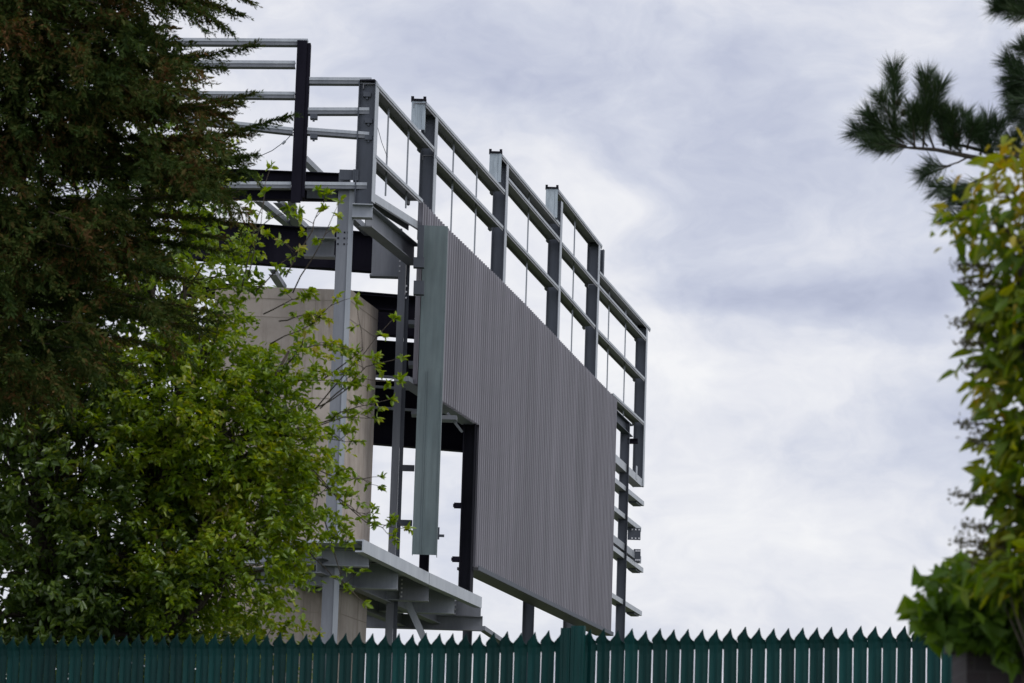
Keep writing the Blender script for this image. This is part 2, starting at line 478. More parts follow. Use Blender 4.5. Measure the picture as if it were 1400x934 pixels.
# ---- sag rods
for p, q in [((531.5, 146), (527, 268)), ((558.5, 173.5), (555, 285)), ((620, 193), (616.5, 330)), ((652, 229), (648, 372)),
             ((723.4, 264), (718, 440)), ((786.7, 297.5), (780, 500)), ((833.7, 395.6), (829, 545)), ((856, 421), (850.5, 628))]:
    a = wall(*p, -.11); b = wall(*q, -.11); m_ = (a + b) / 2; a.x = b.x = m_.x; a.y = b.y = m_.y
    mb = MB(); mb.tube([a, b], .018, 6); part(mb, 'sag_rod', M['galv'])
# thin wire by the corner post
mb = MB(); mb.tube([wall(514, 166, -.1), wall(522, 195, -.1), wall(530, 216, -.1)], .006, 5); part(mb, 'wire', M['dark'])

# ---- right end: column, brackets, short rails
CR_Y = wall(845, 700).y + 1.0
ct = at(853.5, 579, CR_Y); cb = at(848, 868, CR_Y)
xm = (ct.x + cb.x) / 2
mb = MB(); mb.bar((xm - .12, CR_Y, GZ), (xm - .12, CR_Y, ct.z), isec(.26, .26, .02, .06), (1, 0, 0), (0, 1, 0)); part(mb, 'column', M['dark'])
mb = MB(); mb.bar(at(838, 560, CR_Y - 1.2), at(861, 582, CR_Y + .3), ibeam(.34, .2), (1, 0, 0), Z); part(mb, 'beam', M['dark'])
mb = MB(); mb.bar(at(858, 600, CR_Y), at(872, 600, CR_Y), ibeam(.14, .14), (0, 1, 0), Z); part(mb, 'bracket', M['black'])
def stub_rail(p, q, w=.3, h=.13, mat='galv_bright', hang=True):
    a = wall(*p, .03); b = wall(*q, .03)
    mb = MB(); mb.bar(a, b, [(0, .02, -h, 0), (.018, w, -h, -h + .02), (.018, w, -.02, -.002)], -N, Z)
    o = part(mb, 'rail', M['galv_rail'])
    mb = MB(); mb.bar(a, b, [(-.016, -.002, -h, .004)], -N, Z); mb.build('rail_lip', M[mat], o)
    if hang:
        d = (b - a).normalized(); mb = MB()
        mb.bar(b - d * 1.1, b - d * .3, [(.03, w - .05, -h - .05, -h - .003)], -N, Z)
        mb.build('cleat', M['dark'], o)
stub_rail((828, 609), (877, 655), .26, .22, hang=False)
stub_rail((828, 643), (880, 686))
stub_rail((826, 681), (876, 721))
stub_rail((826, 722), (876, 761), .3, .2, 'galv', hang=False)
stub_rail((826, 737), (879, 777))
stub_rail((824, 803), (877, 836))
yb = wall(866, 730).y
for (x0, y0, x1, y1) in ((858, 722, 876, 738), (866, 751, 876, 768)):
    a = at(x0, y1, yb); b = at(x1, y0, yb)
    mb = MB(); mb.box((a.x, yb, a.z), (b.x - a.x, 0, 0), (0, .03, 0), (0, 0, b.z - a.z))
    o = part(mb, 'gusset_plate', M['dark'])
    mb = MB()
    for fx in (.35, .62, .88):
        for fz in (.14, .86):
            c = Vector((a.x + (b.x - a.x) * fx, yb - .012, a.z + (b.z - a.z) * fz))
            mb.box(c - Vector((.02, 0, .02)), (.04, 0, 0), (0, .011, 0), (0, 0, .04))
    mb.build_each('bolt', M['bolt'], o)
a = wall(870.5, 655, .06); b = wall(870.5, 637, .06)
mb = MB(); mb.bar((a.x, a.y, a.z), (a.x, a.y, b.z), [(0, .015, -.1, .1)], -N, S); part(mb, 'gusset_plate', M['galv_bright'])

# ---- ribbed cladding
CO = .11
def edge_fn(pts, off=CO):
    q = [(sof(wall(*p, off)), wall(*p, off).z) for p in pts]
    q.sort()
    return q
def interp(q, s):
    return float(np.interp(s, [a for a, _ in q], [b for _, b in q]))
TOP = edge_fn([(579, 276), (612, 311), (645, 343), (680, 377), (720, 417), (760, 459), (800, 501), (843.5, 546)])
BOT_A = edge_fn([(565, 521), (604, 547), (655, 580.5)])
BOT_B = edge_fn([(650.5, 775), (740, 822), (836, 866)])
s_start = TOP[0][0]; s_end = (sof(wall(843.5, 546, CO)) + sof(wall(836.5, 862, CO))) / 2
s_jamb = (sof(wall(655, 581, CO)) + sof(wall(650, 775, CO))) / 2
PITCH = .22
cv, cf = [], []
prof = [(0, 0), (.28, 0), (.40, -.11), (.88, -.11), (1.0, 0)]
s = s_start; cols = []
while s < s_end:
    for (u, d) in prof[:-1]:
        cols.append((s + u * PITCH, d))
    s += PITCH
cols = [c for c in cols if c[0] <= s_end + .01]
for (sv, d) in cols:
    zt = interp(TOP, sv)
    zb = interp(BOT_A, sv) if sv < s_jamb else interp(BOT_B, sv)
    cv += [wp(sv, d + CO, zb), wp(sv, d + CO, zt)]
for i in range(len(cols) - 1):
    if cols[i][0] < s_jamb <= cols[i + 1][0]: 
        cv_b = None
    cf.append([2 * i, 2 * i + 2, 2 * i + 3, 2 * i + 1])
mb = MB(); mb.v = cv; mb.f = cf
clad = part(mb, 'cladding', M['clad'], label='grey ribbed metal cladding sheet')
md = clad.modifiers.new('thickness', 'SOLIDIFY'); md.thickness = .006; md.offset = -1
# bottom drip trim and lintel, jamb
b0 = wp(BOT_B[0][0], CO, BOT_B[0][1]); b1 = wp(s_end, CO, interp(BOT_B, s_end))
mb = MB(); mb.bar(b0, b1, [(-.05, .42, -.075, -.012)], -N, Z); mb.build('bottom_trim', M['trim'], clad)
mb = MB(); mb.bar(b0, b1, [(-.062, -.052, -.07, .03)], -N, Z); mb.build('drip_edge', M['dark'], clad)
l0 = wp(BOT_A[0][0], CO, BOT_A[0][1]); l1 = wp(s_jamb, CO, interp(BOT_A, s_jamb))
mb = MB(); mb.bar(l0, l1, [(.09, .40, .0, .10)], -N, Z); part(mb, 'lintel', M['grey'])
mb = MB(); zt = interp(BOT_A, s_jamb) + .1
zb = wall(648, 812, CO).z - .1
mb.bar(wp(s_jamb, CO - .06, zb), wp(s_jamb, CO - .06, zt), isec(.27, .3, .02, .06), -N, S)
j = part(mb, 'column', M['blacker'], label='black column at the edge of the opening')
for py in (693, 768):
    mb = MB(); c = wp(s_jamb - .16, -.3, wall(640, py).z); mb.box(c + Vector((.1, 0, 0)), (-.17, 0, 0), (0, .1, 0), (0, 0, .12)); mb.box(c + Vector((-.09, -.02, .03)), (.03, 0, 0), (0, .14, 0), (0, 0, .06))
    mb.build('lug', M['black'], j)
# top bearing angle behind the cladding
# green grey fin at the near edge
sf = s_start - .02
yF = wp(sf, 0, 0).y
f_tl = at(578.5, 308, yF); f_tr = at(612.5, 309, yF); f_bl = at(563.5, 758, yF); f_br = at(597, 759, yF)
xl = (f_tl.x + f_bl.x) / 2; xr = (f_tr.x + f_br.x) / 2
# keep it upright
z0, z1 = f_bl.z, f_tl.z
mb = MB(); zs = z0 + (z1 - z0) * .555
mb.box((xl, yF, z0), (xr - xl, 0, 0), (0, .012, 0), (0, 0, zs - z0 + .06))
mb.box((xl + .004, yF + .0125, zs), (xr - xl - .008, 0, 0), (0, .012, 0), (0, 0, z1 - zs))
mb.box((xr - .012, yF + .026, z0), (.011, 0, 0), (0, .5, 0), (0, 0, z1 - z0 - .01))
mb.box((xl + .001, yF + .026, z0), (.011, 0, 0), (0, .2, 0), (0, 0, z1 - z0 - .01))
fin = part(mb, 'flashing', M['green_film'], label='green grey vertical flashing strip')
mb = MB()
for u in (.32, .4, .93): mb.box((xl + (xr - xl) * u, yF - .014, z0), (.016, 0, 0), (0, .012, 0), (0, 0, zs - z0))
mb.build('fold', M['green_film'], fin)
mb = MB(); c = at(597, 737, yF + .4); mb.box((c.x, yF + .4, c.z), (.05, 0, 0), (0, .1, 0), (0, 0, .24)); mb.box((c.x + .05, yF + .43, c.z + .05), (.1, 0, 0), (0, .06, 0), (0, 0, .05))
mb.build('lug', M['dark'], fin)
# black post behind the fin
yP = yF + 1.2
a = at(571, 778, yP); b = at(586, 330, yP); xx = at(580, 765, yP).x
mb = MB(); mb.bar((xx - .10, yP, a.z - .2), (xx - .10, yP, at(580, 318, yP).z), isec(.2, .2), (1, 0, 0), (0, 1, 0)); part(mb, 'post', M['black'])

# ---- columns in front and behind
YA = wp(PS['A'], 0, 0).y
Y1 = YA + .15
t1 = at(472, 240, Y1); b1_ = at(449, 868, Y1)
xc = (at(471.5, 330, Y1).x + at(449.3, 868, Y1).x) / 2
zt1 = at(472, 236, Y1).z
mb = MB()
hw = 11.5 / (F_PX / Y1)
mb.box((xc - hw, Y1, GZ), (2 * hw * .68, 0, 0), (0, .02, 0), (0, 0, zt1 - GZ))
mb.box((xc - hw, Y1 + .018, GZ), (.02, 0, 0), (0, .3, 0), (0, 0, zt1 - GZ))
mb.box((xc + hw * .36 - .02, Y1 + .018, GZ), (.02, 0, 0), (0, .3, 0), (0, 0, zt1 - GZ))
c1 = part(mb, 'column', M['grey'])
mb = MB(); mb.box((xc + hw * .36 + .002, Y1 - .02, GZ), (hw * .62, 0, 0), (0, .03, 0), (0, 0, zt1 - GZ - .3)); mb.build('flange', M['galv'], c1)  # flange paler than the column: light from the right put into its colour
mb = MB()
for py in (319, 327, 335):
    for dx in (-.14, -.02, .05):
        c = Vector((xc + dx, Y1 - .013, at(472, py, Y1).z)); mb.box(c, (.03, 0, 0), (0, .0125, 0), (0, 0, .03))
mb.build_each('bolt', M['blacker'], c1)
mb = MB(); c = at(464, 247, Y1); mb.box((c.x, Y1 - .1, c.z), (.3, 0, 0), (0, .025, 0), (0, 0, .2)); mb.box((c.x + .27, Y1 - .16, c.z - .02), (.1, 0, 0), (0, .2, 0), (0, 0, .22))
g_ = mb.build('gusset_plate', M['dark'], c1)

Y2 = wp(PS['B'], -.6, 0).y
xc2 = (at(553.5, 330, Y2).x + at(540.5, 740, Y2).x) / 2
zt2 = at(553, 325, Y2).z
mb = MB(); h2 = 8.5 / (F_PX / Y2)
mb.box((xc2 - h2, Y2, GZ), (2 * h2 * .62, 0, 0), (0, .02, 0), (0, 0, zt2 - GZ))
mb.box((xc2 - h2, Y2 + .018, GZ), (.02, 0, 0), (0, .28, 0), (0, 0, zt2 - GZ))
c2 = part(mb, 'column', M['grey'])
mb = MB(); mb.box((xc2 + h2 * .25, Y2 + .03, GZ), (h2 * .62, 0, 0), (0, .02, 0), (0, 0, zt2 - GZ)); mb.build('flange', M['dark'], c2)
mb = MB()
for py in (337, 351, 358, 365, 372): 
    c = at(545, py, Y2); mb.box((xc2 - h2 + .01, Y2 - .013, c.z), (.03, 0, 0), (0, .0125, 0), (0, 0, .035))
for py in (392, 400, 408): 
    c = at(545, py, Y2); mb.box((xc2 + h2 * .3, Y2 - .013, c.z), (.03, 0, 0), (0, .04, 0), (0, 0, .035))
mb.build_each('bolt', M['bolt'], c2)
# lugs between column 2 and the fin
for px, py in ((556, 640), (553, 715)):
    c = at(px, py, Y2); mb = MB(); mb.box((c.x - .1, Y2 - .05, c.z - .06), (.26, 0, 0), (0, .12, 0), (0, 0, .12)); part(mb, 'bracket', M['dark'])

# ---- left screen frame (runs straight across the view)
YL = YA
def cross(p, q, Yd, rects, mat, name='rail', side=(0, 1, 0), level=True):
    a = at(*p, Yd); b = at(*q, Yd)
    mb = MB(); mb.bar(a, b, rects, side, Z); return part(mb, name, M[mat])
def lrail(p, q, Yd=YL, h=.12, d=.2):
    a = at(*p, Yd); b = at(*q, Yd)
    mb = MB(); mb.bar(a, b, [(0, .012, -h, 0), (.01, d, -.014, -.002), (.01, d, -h, -h + .012)], (0, 1, 0), Z)
    o = part(mb, 'rail', M['grey'])
    mb = MB(); mb.bar(a, b, [(-.012, -.002, -h * .45, .006)], (0, 1, 0), Z); mb.build('rail_lip', M['galv_bright'], o)
lrail((419, 106), (508, 106.5)); lrail((418, 147.5), (505, 147.5)); lrail((417, 174.5), (505, 181))
lrail((120, 51.5), (421, 53.5)); lrail((150, 82), (403.5, 83.5)); lrail((150, 124), (403, 126)); lrail((190, 152), (401, 175), YL - .02)
lrail((220, 248), (398, 249)); lrail((415, 249), (502, 250))
for x, y in ((497, 127), (499, 163), (499, 186), (424, 157), (424, 184)):
    c = at(x, y, YL - .05); mb = MB(); mb.box((c.x, YL - .05, c.z - .07), (.14, 0, 0), (0, .16, 0), (0, 0, .09)); mb.box((c.x + .05, YL - .03, c.z - .12), (.04, 0, 0), (0, .05, 0), (0, 0, .05)); part(mb, 'cleat', M['dark'])
# tall black post
a = at(408.5, 277, YL - .06); zt = at(414, 55, YL - .06).z
xa = (at(404.8, 57, YL).x + at(399.7, 270, YL).x) / 2
mb = MB(); mb.box((xa, YL - .06, a.z), (.19, 0, 0), (0, .04, 0), (0, 0, zt - a.z)); mb.box((xa + .205, YL - .02, a.z + .12), (.055, 0, 0), (0, .22, 0), (0, 0, zt - a.z - .16)); mb.box((xa + .02, YL - .015, a.z + .05), (.2, 0, 0), (0, .03, 0), (0, 0, zt - a.z - .1))
part(mb, 'post', M['black'])
# stub beam and end face under corner post
mb = MB(); mb.bar(at(482, 279.5, YL), at(510, 280.5, YL), ibeam(.27, .25), (0, 1, 0), Z); part(mb, 'beam', M['galv'])
# dark twin beams behind
cross((220, 228), (466, 238), YL + .6, ibeam(.24, .2), 'black', 'beam')
cross((220, 255), (492, 259), YL + .5, ibeam(.24, .2), 'black', 'beam')
mb = MB(); a = at(420, 253, YL + .3); b = at(461, 272, YL + .3); mb.box((a.x, YL + .3, b.z), (b.x - a.x, 0, 0), (0, .03, 0), (0, 0, a.z - b.z)); part(mb, 'plate', M['dark'])
# edge channel along the deck level A to B and the deep beam below
a = wall(511, 265, -.02); b = wall(577, 307, -.02)
mb = MB(); mb.bar(a, b, [(0, .3, -.02, 0), (0, .014, -.17, -.018), (.28, .3, -.12, -.018)], -N, Z); o = part(mb, 'rail', M['galv_rail'])
mb = MB(); mb.bar(a, b, [(-.014, -.002, -.15, .005)], -N, Z); mb.build('rail_lip', M['galv_bright'], o)
a = at(500, 281, Y1 + .1); b = at(566, 336, Y2 + .05)
mb = MB(); mb.bar(a, b, ibeam(.42, .26), N, Z); part(mb, 'beam', M['grey'])
# purlins beyond, slanting off to the roof
def purlin(p, q, Yd, w=.16, h=.12, mat='galv'):
    a = at(*p, Yd); b = at_z(*q, a.z)
    if b.y > Yd + 30 or b.y < Yd: b = at(*q, Yd + 6)
    mb = MB(); mb.bar(a, b, [(0, .012, -h, 0), (.01, w, -.012, -.002), (.01, w, -h, -h + .01)], -N, Z)
    o = part(mb, 'purlin', M[mat])
for p, q in (((420, 213), (447, 240)), ((357, 268), (418, 318)), ((384, 270), (432, 318)), ((486, 293), (512, 318)), ((378, 368), (392, 390)), ((404, 268), (410, 318))):
    purlin(p, q, YL + 5)
# big black beams
YB = YL + 3.5
def bigbeam(p, q, hpx, Yd, mat='black', name='beam', b=.3, lip=None):
    a = at(*p, Yd); e = at_z(*q, a.z)
    if e.y > Yd + 14 or e.y < Yd - 2: e = at(*q, Yd + 6)
    h = hpx / (F_PX / Yd)
    mb = MB(); mb.bar(a, e, ibeam(h, b), (0, 1, 0), Z)
    o = part(mb, name, M[mat])
    return o
bigbeam((250, 300), (548, 322), 56, Y2 + .6)
bigbeam((250, 385), (552, 408), 20, YL + 7)
bigbeam((470, 398), (600, 409), 58, YL + 9)
bigbeam((470, 463), (650, 476), 50, YL + 9.5)
bigbeam((470, 517), (650, 531), 40, YL + 10)
bigbeam((470, 557), (655, 573), 48, YL + 10.5)
for yy in (513, 527.5, 556):
    a = at(478, yy, YL + 8.8); e = at_z(640, yy + 11, a.z)
    mb = MB(); mb.bar(a, e, [(0, .1, 0, .05)], (0, 1, 0), Z); part(mb, 'rail', M['grey'])
# grey end plates on the big beam
for (x0, y0, x1, y1, Yd, mt) in ((507.5, 315, 550, 376, Y2 + .15, 'grey'), (418, 313, 458, 349, YL + 2.0, 'grey')):
    a = at(x0, y1, Yd); b = at(x1, y0, Yd)
    mb = MB(); mb.box((a.x, Yd, a.z), (b.x - a.x, 0, 0), (0, .03, 0), (0, 0, b.z - a.z))
    mb.box((a.x - .03, Yd - .12, a.z - .04), (b.x - a.x + .05, 0, 0), (0, .3, 0), (0, 0, .04))
    mb.box((a.x, Yd - .04, b.z), (b.x - a.x, 0, 0), (0, .2, 0), (0, 0, .03))
    o = part(mb, 'end_plate', M[mt])
    if x0 < 450:
        mb = MB(); mz = (a.z + b.z) / 2; mb.box((a.x + .23, Yd - .2, mz + .04), (.4, 0, 0), (0, .19, 0), (0, 0, .03)); mb.build('shelf_angle', M['galv'], o)
# lights dark lumps near fin (cable trays / lugs)
for px, py in ((568, 437), (568, 493), (572, 560), (612, 567)):
    c = at(px, py, YL + 7); mb = MB(); mb.box((c.x - .15, c.y, c.z - .1), (.35, 0, 0), (0, .5, 0), (0, 0, .09)); mb.bar((c.x, c.y, c.z), (c.x + .3, c.y + .6, c.z - .3), [(0, .05, 0, .05)], (0, 1, 0)); part(mb, 'bracket', M['grey'])
for (x0, y0, x1, y1) in ((565, 384, 580, 402), (565, 352, 580, 365), (570, 308, 580, 352)):
    a = at(x0, y1, YL + 3); b = at(x1, y0, YL + 3)
    mb = MB(); mb.box((a.x, a.y, a.z), (b.x - a.x, 0, 0), (0, .2, 0), (0, 0, b.z - a.z)); part(mb, 'plate', M['dark'])
# hanging brace wire with turnbuckle
mb = MB(); mb.tube([at(404, 178, YL), at(390, 193, YL), at(372, 206, YL), at(352, 215, YL)], .008, 5); o = part(mb, 'brace_wire', M['dark'])
mb = MB(); mb.tube([at(390, 193, YL - .02), at(386, 197, YL - .02)], .025, 8); mb.build('turnbuckle', M['galv'], o)

# ---- lower deck
def fasc(p, q, off):
    return wall(*p, off), wall(*q, off)
DO = .32
a = wall(497.5, 737.5, DO); b0_ = wall(587, 783, DO); b = wall(659, 816.5, DO)
zd = (a.z + b.z) / 2
for (p, q) in ((a, b0_), (b0_ + S * .04, b)):
    mb = MB(); mb.bar(p, q, [(0, .03, -.24, 0), (.028, .16, -.03, -.004), (.028, .16, -.24, -.21)], -N, Z); part(mb, 'deck_fascia', M['galv_bright'])
mb = MB(); mb.bar(a + N * -.17 - Z * .02, b + N * -.17 - Z * .02, [(0, 1.8, -.05, 0)], -N, Z); part(mb, 'deck', M['galv_bright'])
def dbeam(px, py, hpx, left, mat='grey', plate=None):
    p = wall(px, py, DO - .15); L = p + Vector((-left, 0, 0)); h = hpx / (F_PX / p.y)
    mb = MB(); mb.bar(L, p, ibeam(h, .26, .03, .03), (0, 1, 0), Z); o = part(mb, 'deck_beam', M['galv'])
    if plate:
        mb = MB(); wv_ = plate / (F_PX / p.y); mb.box(p + Vector((-wv_, -.16, -h)), (wv_, 0, 0), (0, .03, 0), (0, 0, h - .01)); mb.build('end_plate', M[mat], o)
        mb = MB()
        for k in range(6): mb.box(p + Vector((-wv_ + .03, -.18, -h + .06 + k * h * .15)), (.035, 0, 0), (0, .0195, 0), (0, 0, .035))
        mb.build_each('bolt', M['bolt'], o)
    return o
dbeam(505, 752, 24, 3.4)
dbeam(587, 785, 38, 1.1, 'grey', 40)
dbeam(658, 818, 40, 1.1, 'grey', 38)
dbeam(545, 773, 34, 2.0, 'grey')
dbeam(622, 806, 34, 1.6, 'grey')
cross((330, 776), (446, 777), YL + .6, ibeam(.34, .25), 'galv', 'deck_beam')
cross((360, 757), (505, 755), YL + 1.6, ibeam(.26, .25), 'grey', 'deck_beam')
for (dn, dz, h) in ((-1.0, -.30, .30), (-1.75, -.34, .34)):
    mb = MB(); mb.bar(a + N * dn + Z * dz + S * .4, b + N * dn + Z * dz, ibeam(h, .2), N, Z); part(mb, 'deck_beam', M['grey'])
cross((495, 838), (660, 843), wall(600, 800).y + 3, ibeam(.32, .2), 'grey', 'deck_beam')
cross((480, 820), (640, 826), wall(600, 800).y + 4, ibeam(.2, .2), 'galv', 'deck_beam')
# legs under the deck
def leg(px, pyt, wpx, Yd, mat):
    p = at(px, pyt, Yd); hw_ = wpx / (F_PX / Yd)
    mb = MB(); mb.bar((p.x, p.y, GZ), p, isec(hw_, .25, .02, .05), (1, 0, 0), (0, 1, 0)); return part(mb, 'column', M[mat])
leg(633, 852, 13, wall(640, 830, -.3).y + .3, 'dark')
leg(715, 818, 16, wall(722, 810, -.5).y + .2, 'dark')
leg(770, 845, 17, wall(780, 840, -.5).y + .2, 'grey')
yd = wall(560, 800, -.4).y
mb = MB(); mb.bar(at(553, 826, yd), at(580, 885, yd), [(0, .14, 0, .1)], (1, 0, 0)); part(mb, 'brace', M['galv'])
mb = MB(); yd = wall(650, 830, -.4).y; mb.bar(at(655, 856, yd), at(690, 880, yd + 2), [(0, .14, 0, .1)], (1, 0, 0)); part(mb, 'brace', M['grey'])

# ================================================================== concrete tower
YT = YL + 2.6
tw = thing('concrete_tower', 'square beige concrete tower standing inside the steel frame behind the leaves', 'tower', (at(400, 860, YT).x, YT, GZ))
xl_ = at(285, 600, YT).x
xr_ = (at(481, 400, YT).x + at(461, 860, YT).x) / 2
ztw = at(470, 396, YT).z
zmid = at(470, 742, YT).z
q = at_z(511, 424, ztw)
Ltw = max(1.5, min(6.0, (q - Vector((xr_, YT, ztw))).dot(S)))
sv = S * Ltw
mb = MB()
o_ = Vector((xl_, YT, GZ)); wx = xr_ - xl_
mb.hexa([o_, o_ + Vector((wx, 0, 0)), o_ + Vector((wx, 0, 0)) + sv, o_ + sv] + [p + Vector((0, 0, ztw - GZ)) for p in (o_, o_ + Vector((wx, 0, 0)), o_ + Vector((wx, 0, 0)) + sv, o_ + sv)])
mb.build('wall', M['concrete'], tw)
mb = MB()
for py in (411, 436, 545, 640, 730, 838):
    z_ = at(440, py, YT).z
    mb.box((xl_ + .02, YT - .006, z_), (wx - .02, 0, 0), (0, .005, 0), (0, 0, .014))
    e0 = Vector((xr_ + .002, YT, z_)); mb.box(e0, (.005, 0, 0), sv, (0, 0, .014))
for px in (428,): 
    x_ = at(px, 500, YT).x; mb.box((x_, YT - .006, GZ + 1), (.012, 0, 0), (0, .004, 0), (0, 0, ztw - GZ - 1.1))
mb.build('joint', simple('joint_shadow_gap', (.24, .205, .172), (.28, .24, .20), 3), tw)
mb = MB(); a = at(358, 700, YT); b = at(415, 622, YT); mb.box((a.x, YT - .05, a.z), (b.x - a.x, 0, 0), (0, .04, 0), (0, 0, b.z - a.z))
wi = mb.build('window', simple('brown_board', (.03, .022, .02), (.05, .04, .035), 3), tw)
mb = MB()
for k in range(5): mb.box((a.x, YT - .07, a.z + (b.z - a.z) * k / 4.05), (b.x - a.x, 0, 0), (0, .018, 0), (0, 0, .03))
mb.build('frame', M['dark'], wi)

# ================================================================== palisade fence
FB = [(20, 868.5), (200, 868), (400, 866), (640, 866), (860, 861), (1140, 857.5), (1330, 855)]
FL, FR = at(20, 868, 31.4), at(1330, 855, 28.5)
fd = (FR - FL); fd.z = 0; flen = fd.length; fd.normalize(); fn = Vector((fd.y, -fd.x, 0))   # toward viewer
fence = thing('palisade_fence', 'dark green steel palisade fence with pointed pales across the bottom', 'fence', (0, 29.9, GZ))
def fence_pt(px):
    py = float(np.interp(px, [p for p, _ in FB], [q for _, q in FB]))
    d = ray(px, py); t = ((FL - CAM).dot(fn)) / d.dot(fn); return CAM + d * t
PITCHF = .1275
us = [-.5, -.45, -.3, -.16, -.02, .08, .115, .15, .21, .29, .4, .5]
hs = [-.12, -.09, -.063, -.04, -.017, -.001, 0, -.024, -.058, -.083, -.099, -.106]
zig = lambda u: .020 * abs(((u + .5) * 3) % 2 - 1)
PW = .1265
def pale_mesh():
    v, f = [], []
    for u, h_ in zip(us, hs):
        y0 = zig(u)
        for (z, oy, sx) in ((-2.4, 0, .905), (-.20, 0, .895), (-.135, .008, .93), (-.11, .016, .985), (h_, .03, 1.0)):
            p = fd * (u * PW * sx) + fn * (y0 + oy); v.append((p.x, p.y, z))
    k = 5
    for i in range(len(us) - 1):
        for j in range(k - 1):
            f.append([i * k + j, (i + 1) * k + j, (i + 1) * k + j + 1, i * k + j + 1])
    return v, f
v_, f_ = pale_mesh()
pale0 = finish('pale', v_, f_, M['fence'])
md = pale0.modifiers.new('thickness', 'SOLIDIFY'); md.thickness = .003; md.offset = 0
npale = int(flen / PITCHF) + 20
first = True
u0 = 0
for i in range(npale):
    d0 = FL + fd * (-.25 + i * PITCHF)
    px = np.interp(i, [0, npale], [0, 1])
    # height of the tips follows the ground line of the fence
    zz = float(np.interp((d0 - FL).dot(fd), [(fence_pt(p) - FL).dot(fd) for p, _ in FB], [fence_pt(p).z for p, _ in FB]))
    o = pale0 if i == 0 else pale0.copy()
    if i: COL.objects.link(o)
    o.parent = fence
    o.location = Vector((d0.x, d0.y, zz + random.uniform(-.012, .012))) - fence.location
    o.rotation_euler = (random.uniform(-.012, .012), random.uniform(-.006, .006), random.uniform(-.05, .05))
for dz, hh in ((-.175, .055), (-2.0, .06)):
    mb = MB()
    for i in range(len(FB) - 1):
        p = fence_pt(FB[i][0]) ; q = fence_pt(FB[i + 1][0])
        if i == 0: p = p - fd * .3
        if i == len(FB) - 2: q = q + fd * 2.1
        mb.bar(p - fn * .012 + Z * dz, q - fn * .012 + Z * dz, [(0, .006, 0, hh), (.004, .05, 0, .006)], -fn, Z)
    mb.build('rail', M['fence'], fence)
for (x0, x1, x2, x3) in ((771, 784, 785, 803), ):
    for (xa_, xb_, dz) in ((x0, x1, -.006), (x2, x3, .012)):
        p = fence_pt(xa_); q = fence_pt(xb_)
        zt_ = at((xa_ + xb_) / 2, 859, p.y).z + dz
        mb = MB(); base = Vector((p.x, p.y, GZ)) + fn * .045
        wv2 = Vector((q.x - p.x, q.y - p.y, 0))
        mb.box(base, wv2, fn * .05, (0, 0, zt_ - GZ)); mb.box(base + wv2 * .2 + fn * .052, wv2 * .08, fn * .006, (0, 0, zt_ - GZ - .004)); mb.box(base + wv2 * .74 + fn * .052, wv2 * .08, fn * .006, (0, 0, zt_ - GZ - .004))
        mb.build('post', M['fence'], fence)

# ================================================================== vegetation
def nrm(a): return a / np.maximum(np.linalg.norm(a, axis=1, keepdims=True), 1e-9)
def V(p): return np.array((p.x, p.y, p.z))
def leaves(P, Dr, L, Wd, fold=.25, shape=(.33, .72), curl=.15, ws=(1.0, .72)):
    n = len(P); Dr = nrm(Dr)
    r = nrm(rng.normal(size=(n, 3)) + np.array([0, 0, 1.1]))
    side = nrm(np.cross(Dr, r)); up = nrm(np.cross(side, Dr))
    L = L[:, None]; Wd = Wd[:, None]
    b = P; t = P + Dr * L - up * L * curl
    def pt(f, sg, wsx):
        return P + Dr * L * f + side * Wd * .5 * sg * wsx + up * (Wd * fold * wsx - L * curl * f * f)
    r1 = pt(shape[0], 1, ws[0]); r2 = pt(shape[1], 1, ws[1]); l1 = pt(shape[0], -1, ws[0]); l2 = pt(shape[1], -1, ws[1])
    v = np.stack([b, r1, r2, t, l2, l1], 1).reshape(-1, 3)
    k = np.arange(n)[:, None] * 6
    f = np.concatenate([k + np.array([[0, 1, 2, 3]]), k + np.array([[0, 3, 4, 5]])], 1).reshape(-1, 4)
    return v, f
def blades(P, Dr, L, Wd):
    n = len(P); Dr = nrm(Dr)
    side = nrm(np.cross(Dr, rng.normal(size=(n, 3))))
    L = L[:, None]; Wd = Wd[:, None]
    v = np.stack([P - side * Wd * .3, P + side * Wd * .3, P + Dr * L * .55 + side * Wd * .5, P + Dr * L, P + Dr * L * .55 - side * Wd * .5], 1).reshape(-1, 3)
    k = np.arange(n)[:, None] * 5
    f = np.concatenate([k + np.array([[0, 1, 2, 4]]), k + np.array([[4, 2, 3, 3]])], 1)
    # two polys: a quad and a triangle; keep everything quads by splitting the tip
    f = np.concatenate([k + np.array([[0, 1, 2, 4]])], 1).reshape(-1, 4)
    tri = (k + np.array([[4, 2, 3]])).reshape(-1, 3)
    return v, f, tri
def diamonds(P, Dr, L, Wd):
    n = len(P); Dr = nrm(Dr)
    side = nrm(np.cross(Dr, rng.normal(size=(n, 3))))
    L = L[:, None]; Wd = Wd[:, None]
    v = np.stack([P, P + Dr * L * .45 + side * Wd * .5, P + Dr * L, P + Dr * L * .45 - side * Wd * .5], 1).reshape(-1, 3)
    f = np.arange(n * 4).reshape(-1, 4)
    return v, f
def cat(chunks):
    vs, fs, o = [], [], 0
    for v, f in chunks:
        vs.append(v); fs.append(f + o); o += len(v)
    return np.concatenate(vs), np.concatenate(fs)
def bez(a, b, sag, n=7):
    pts = []
    for i in range(n):
        t = i / (n - 1); p = a.lerp(b, t) + Vector(sag) * (4 * t * (1 - t)); pts.append(p)
    return pts
def path_at(pts, t):
    x = t * (len(pts) - 1); i = min(int(x), len(pts) - 2); return pts[i].lerp(pts[i + 1], x - i)

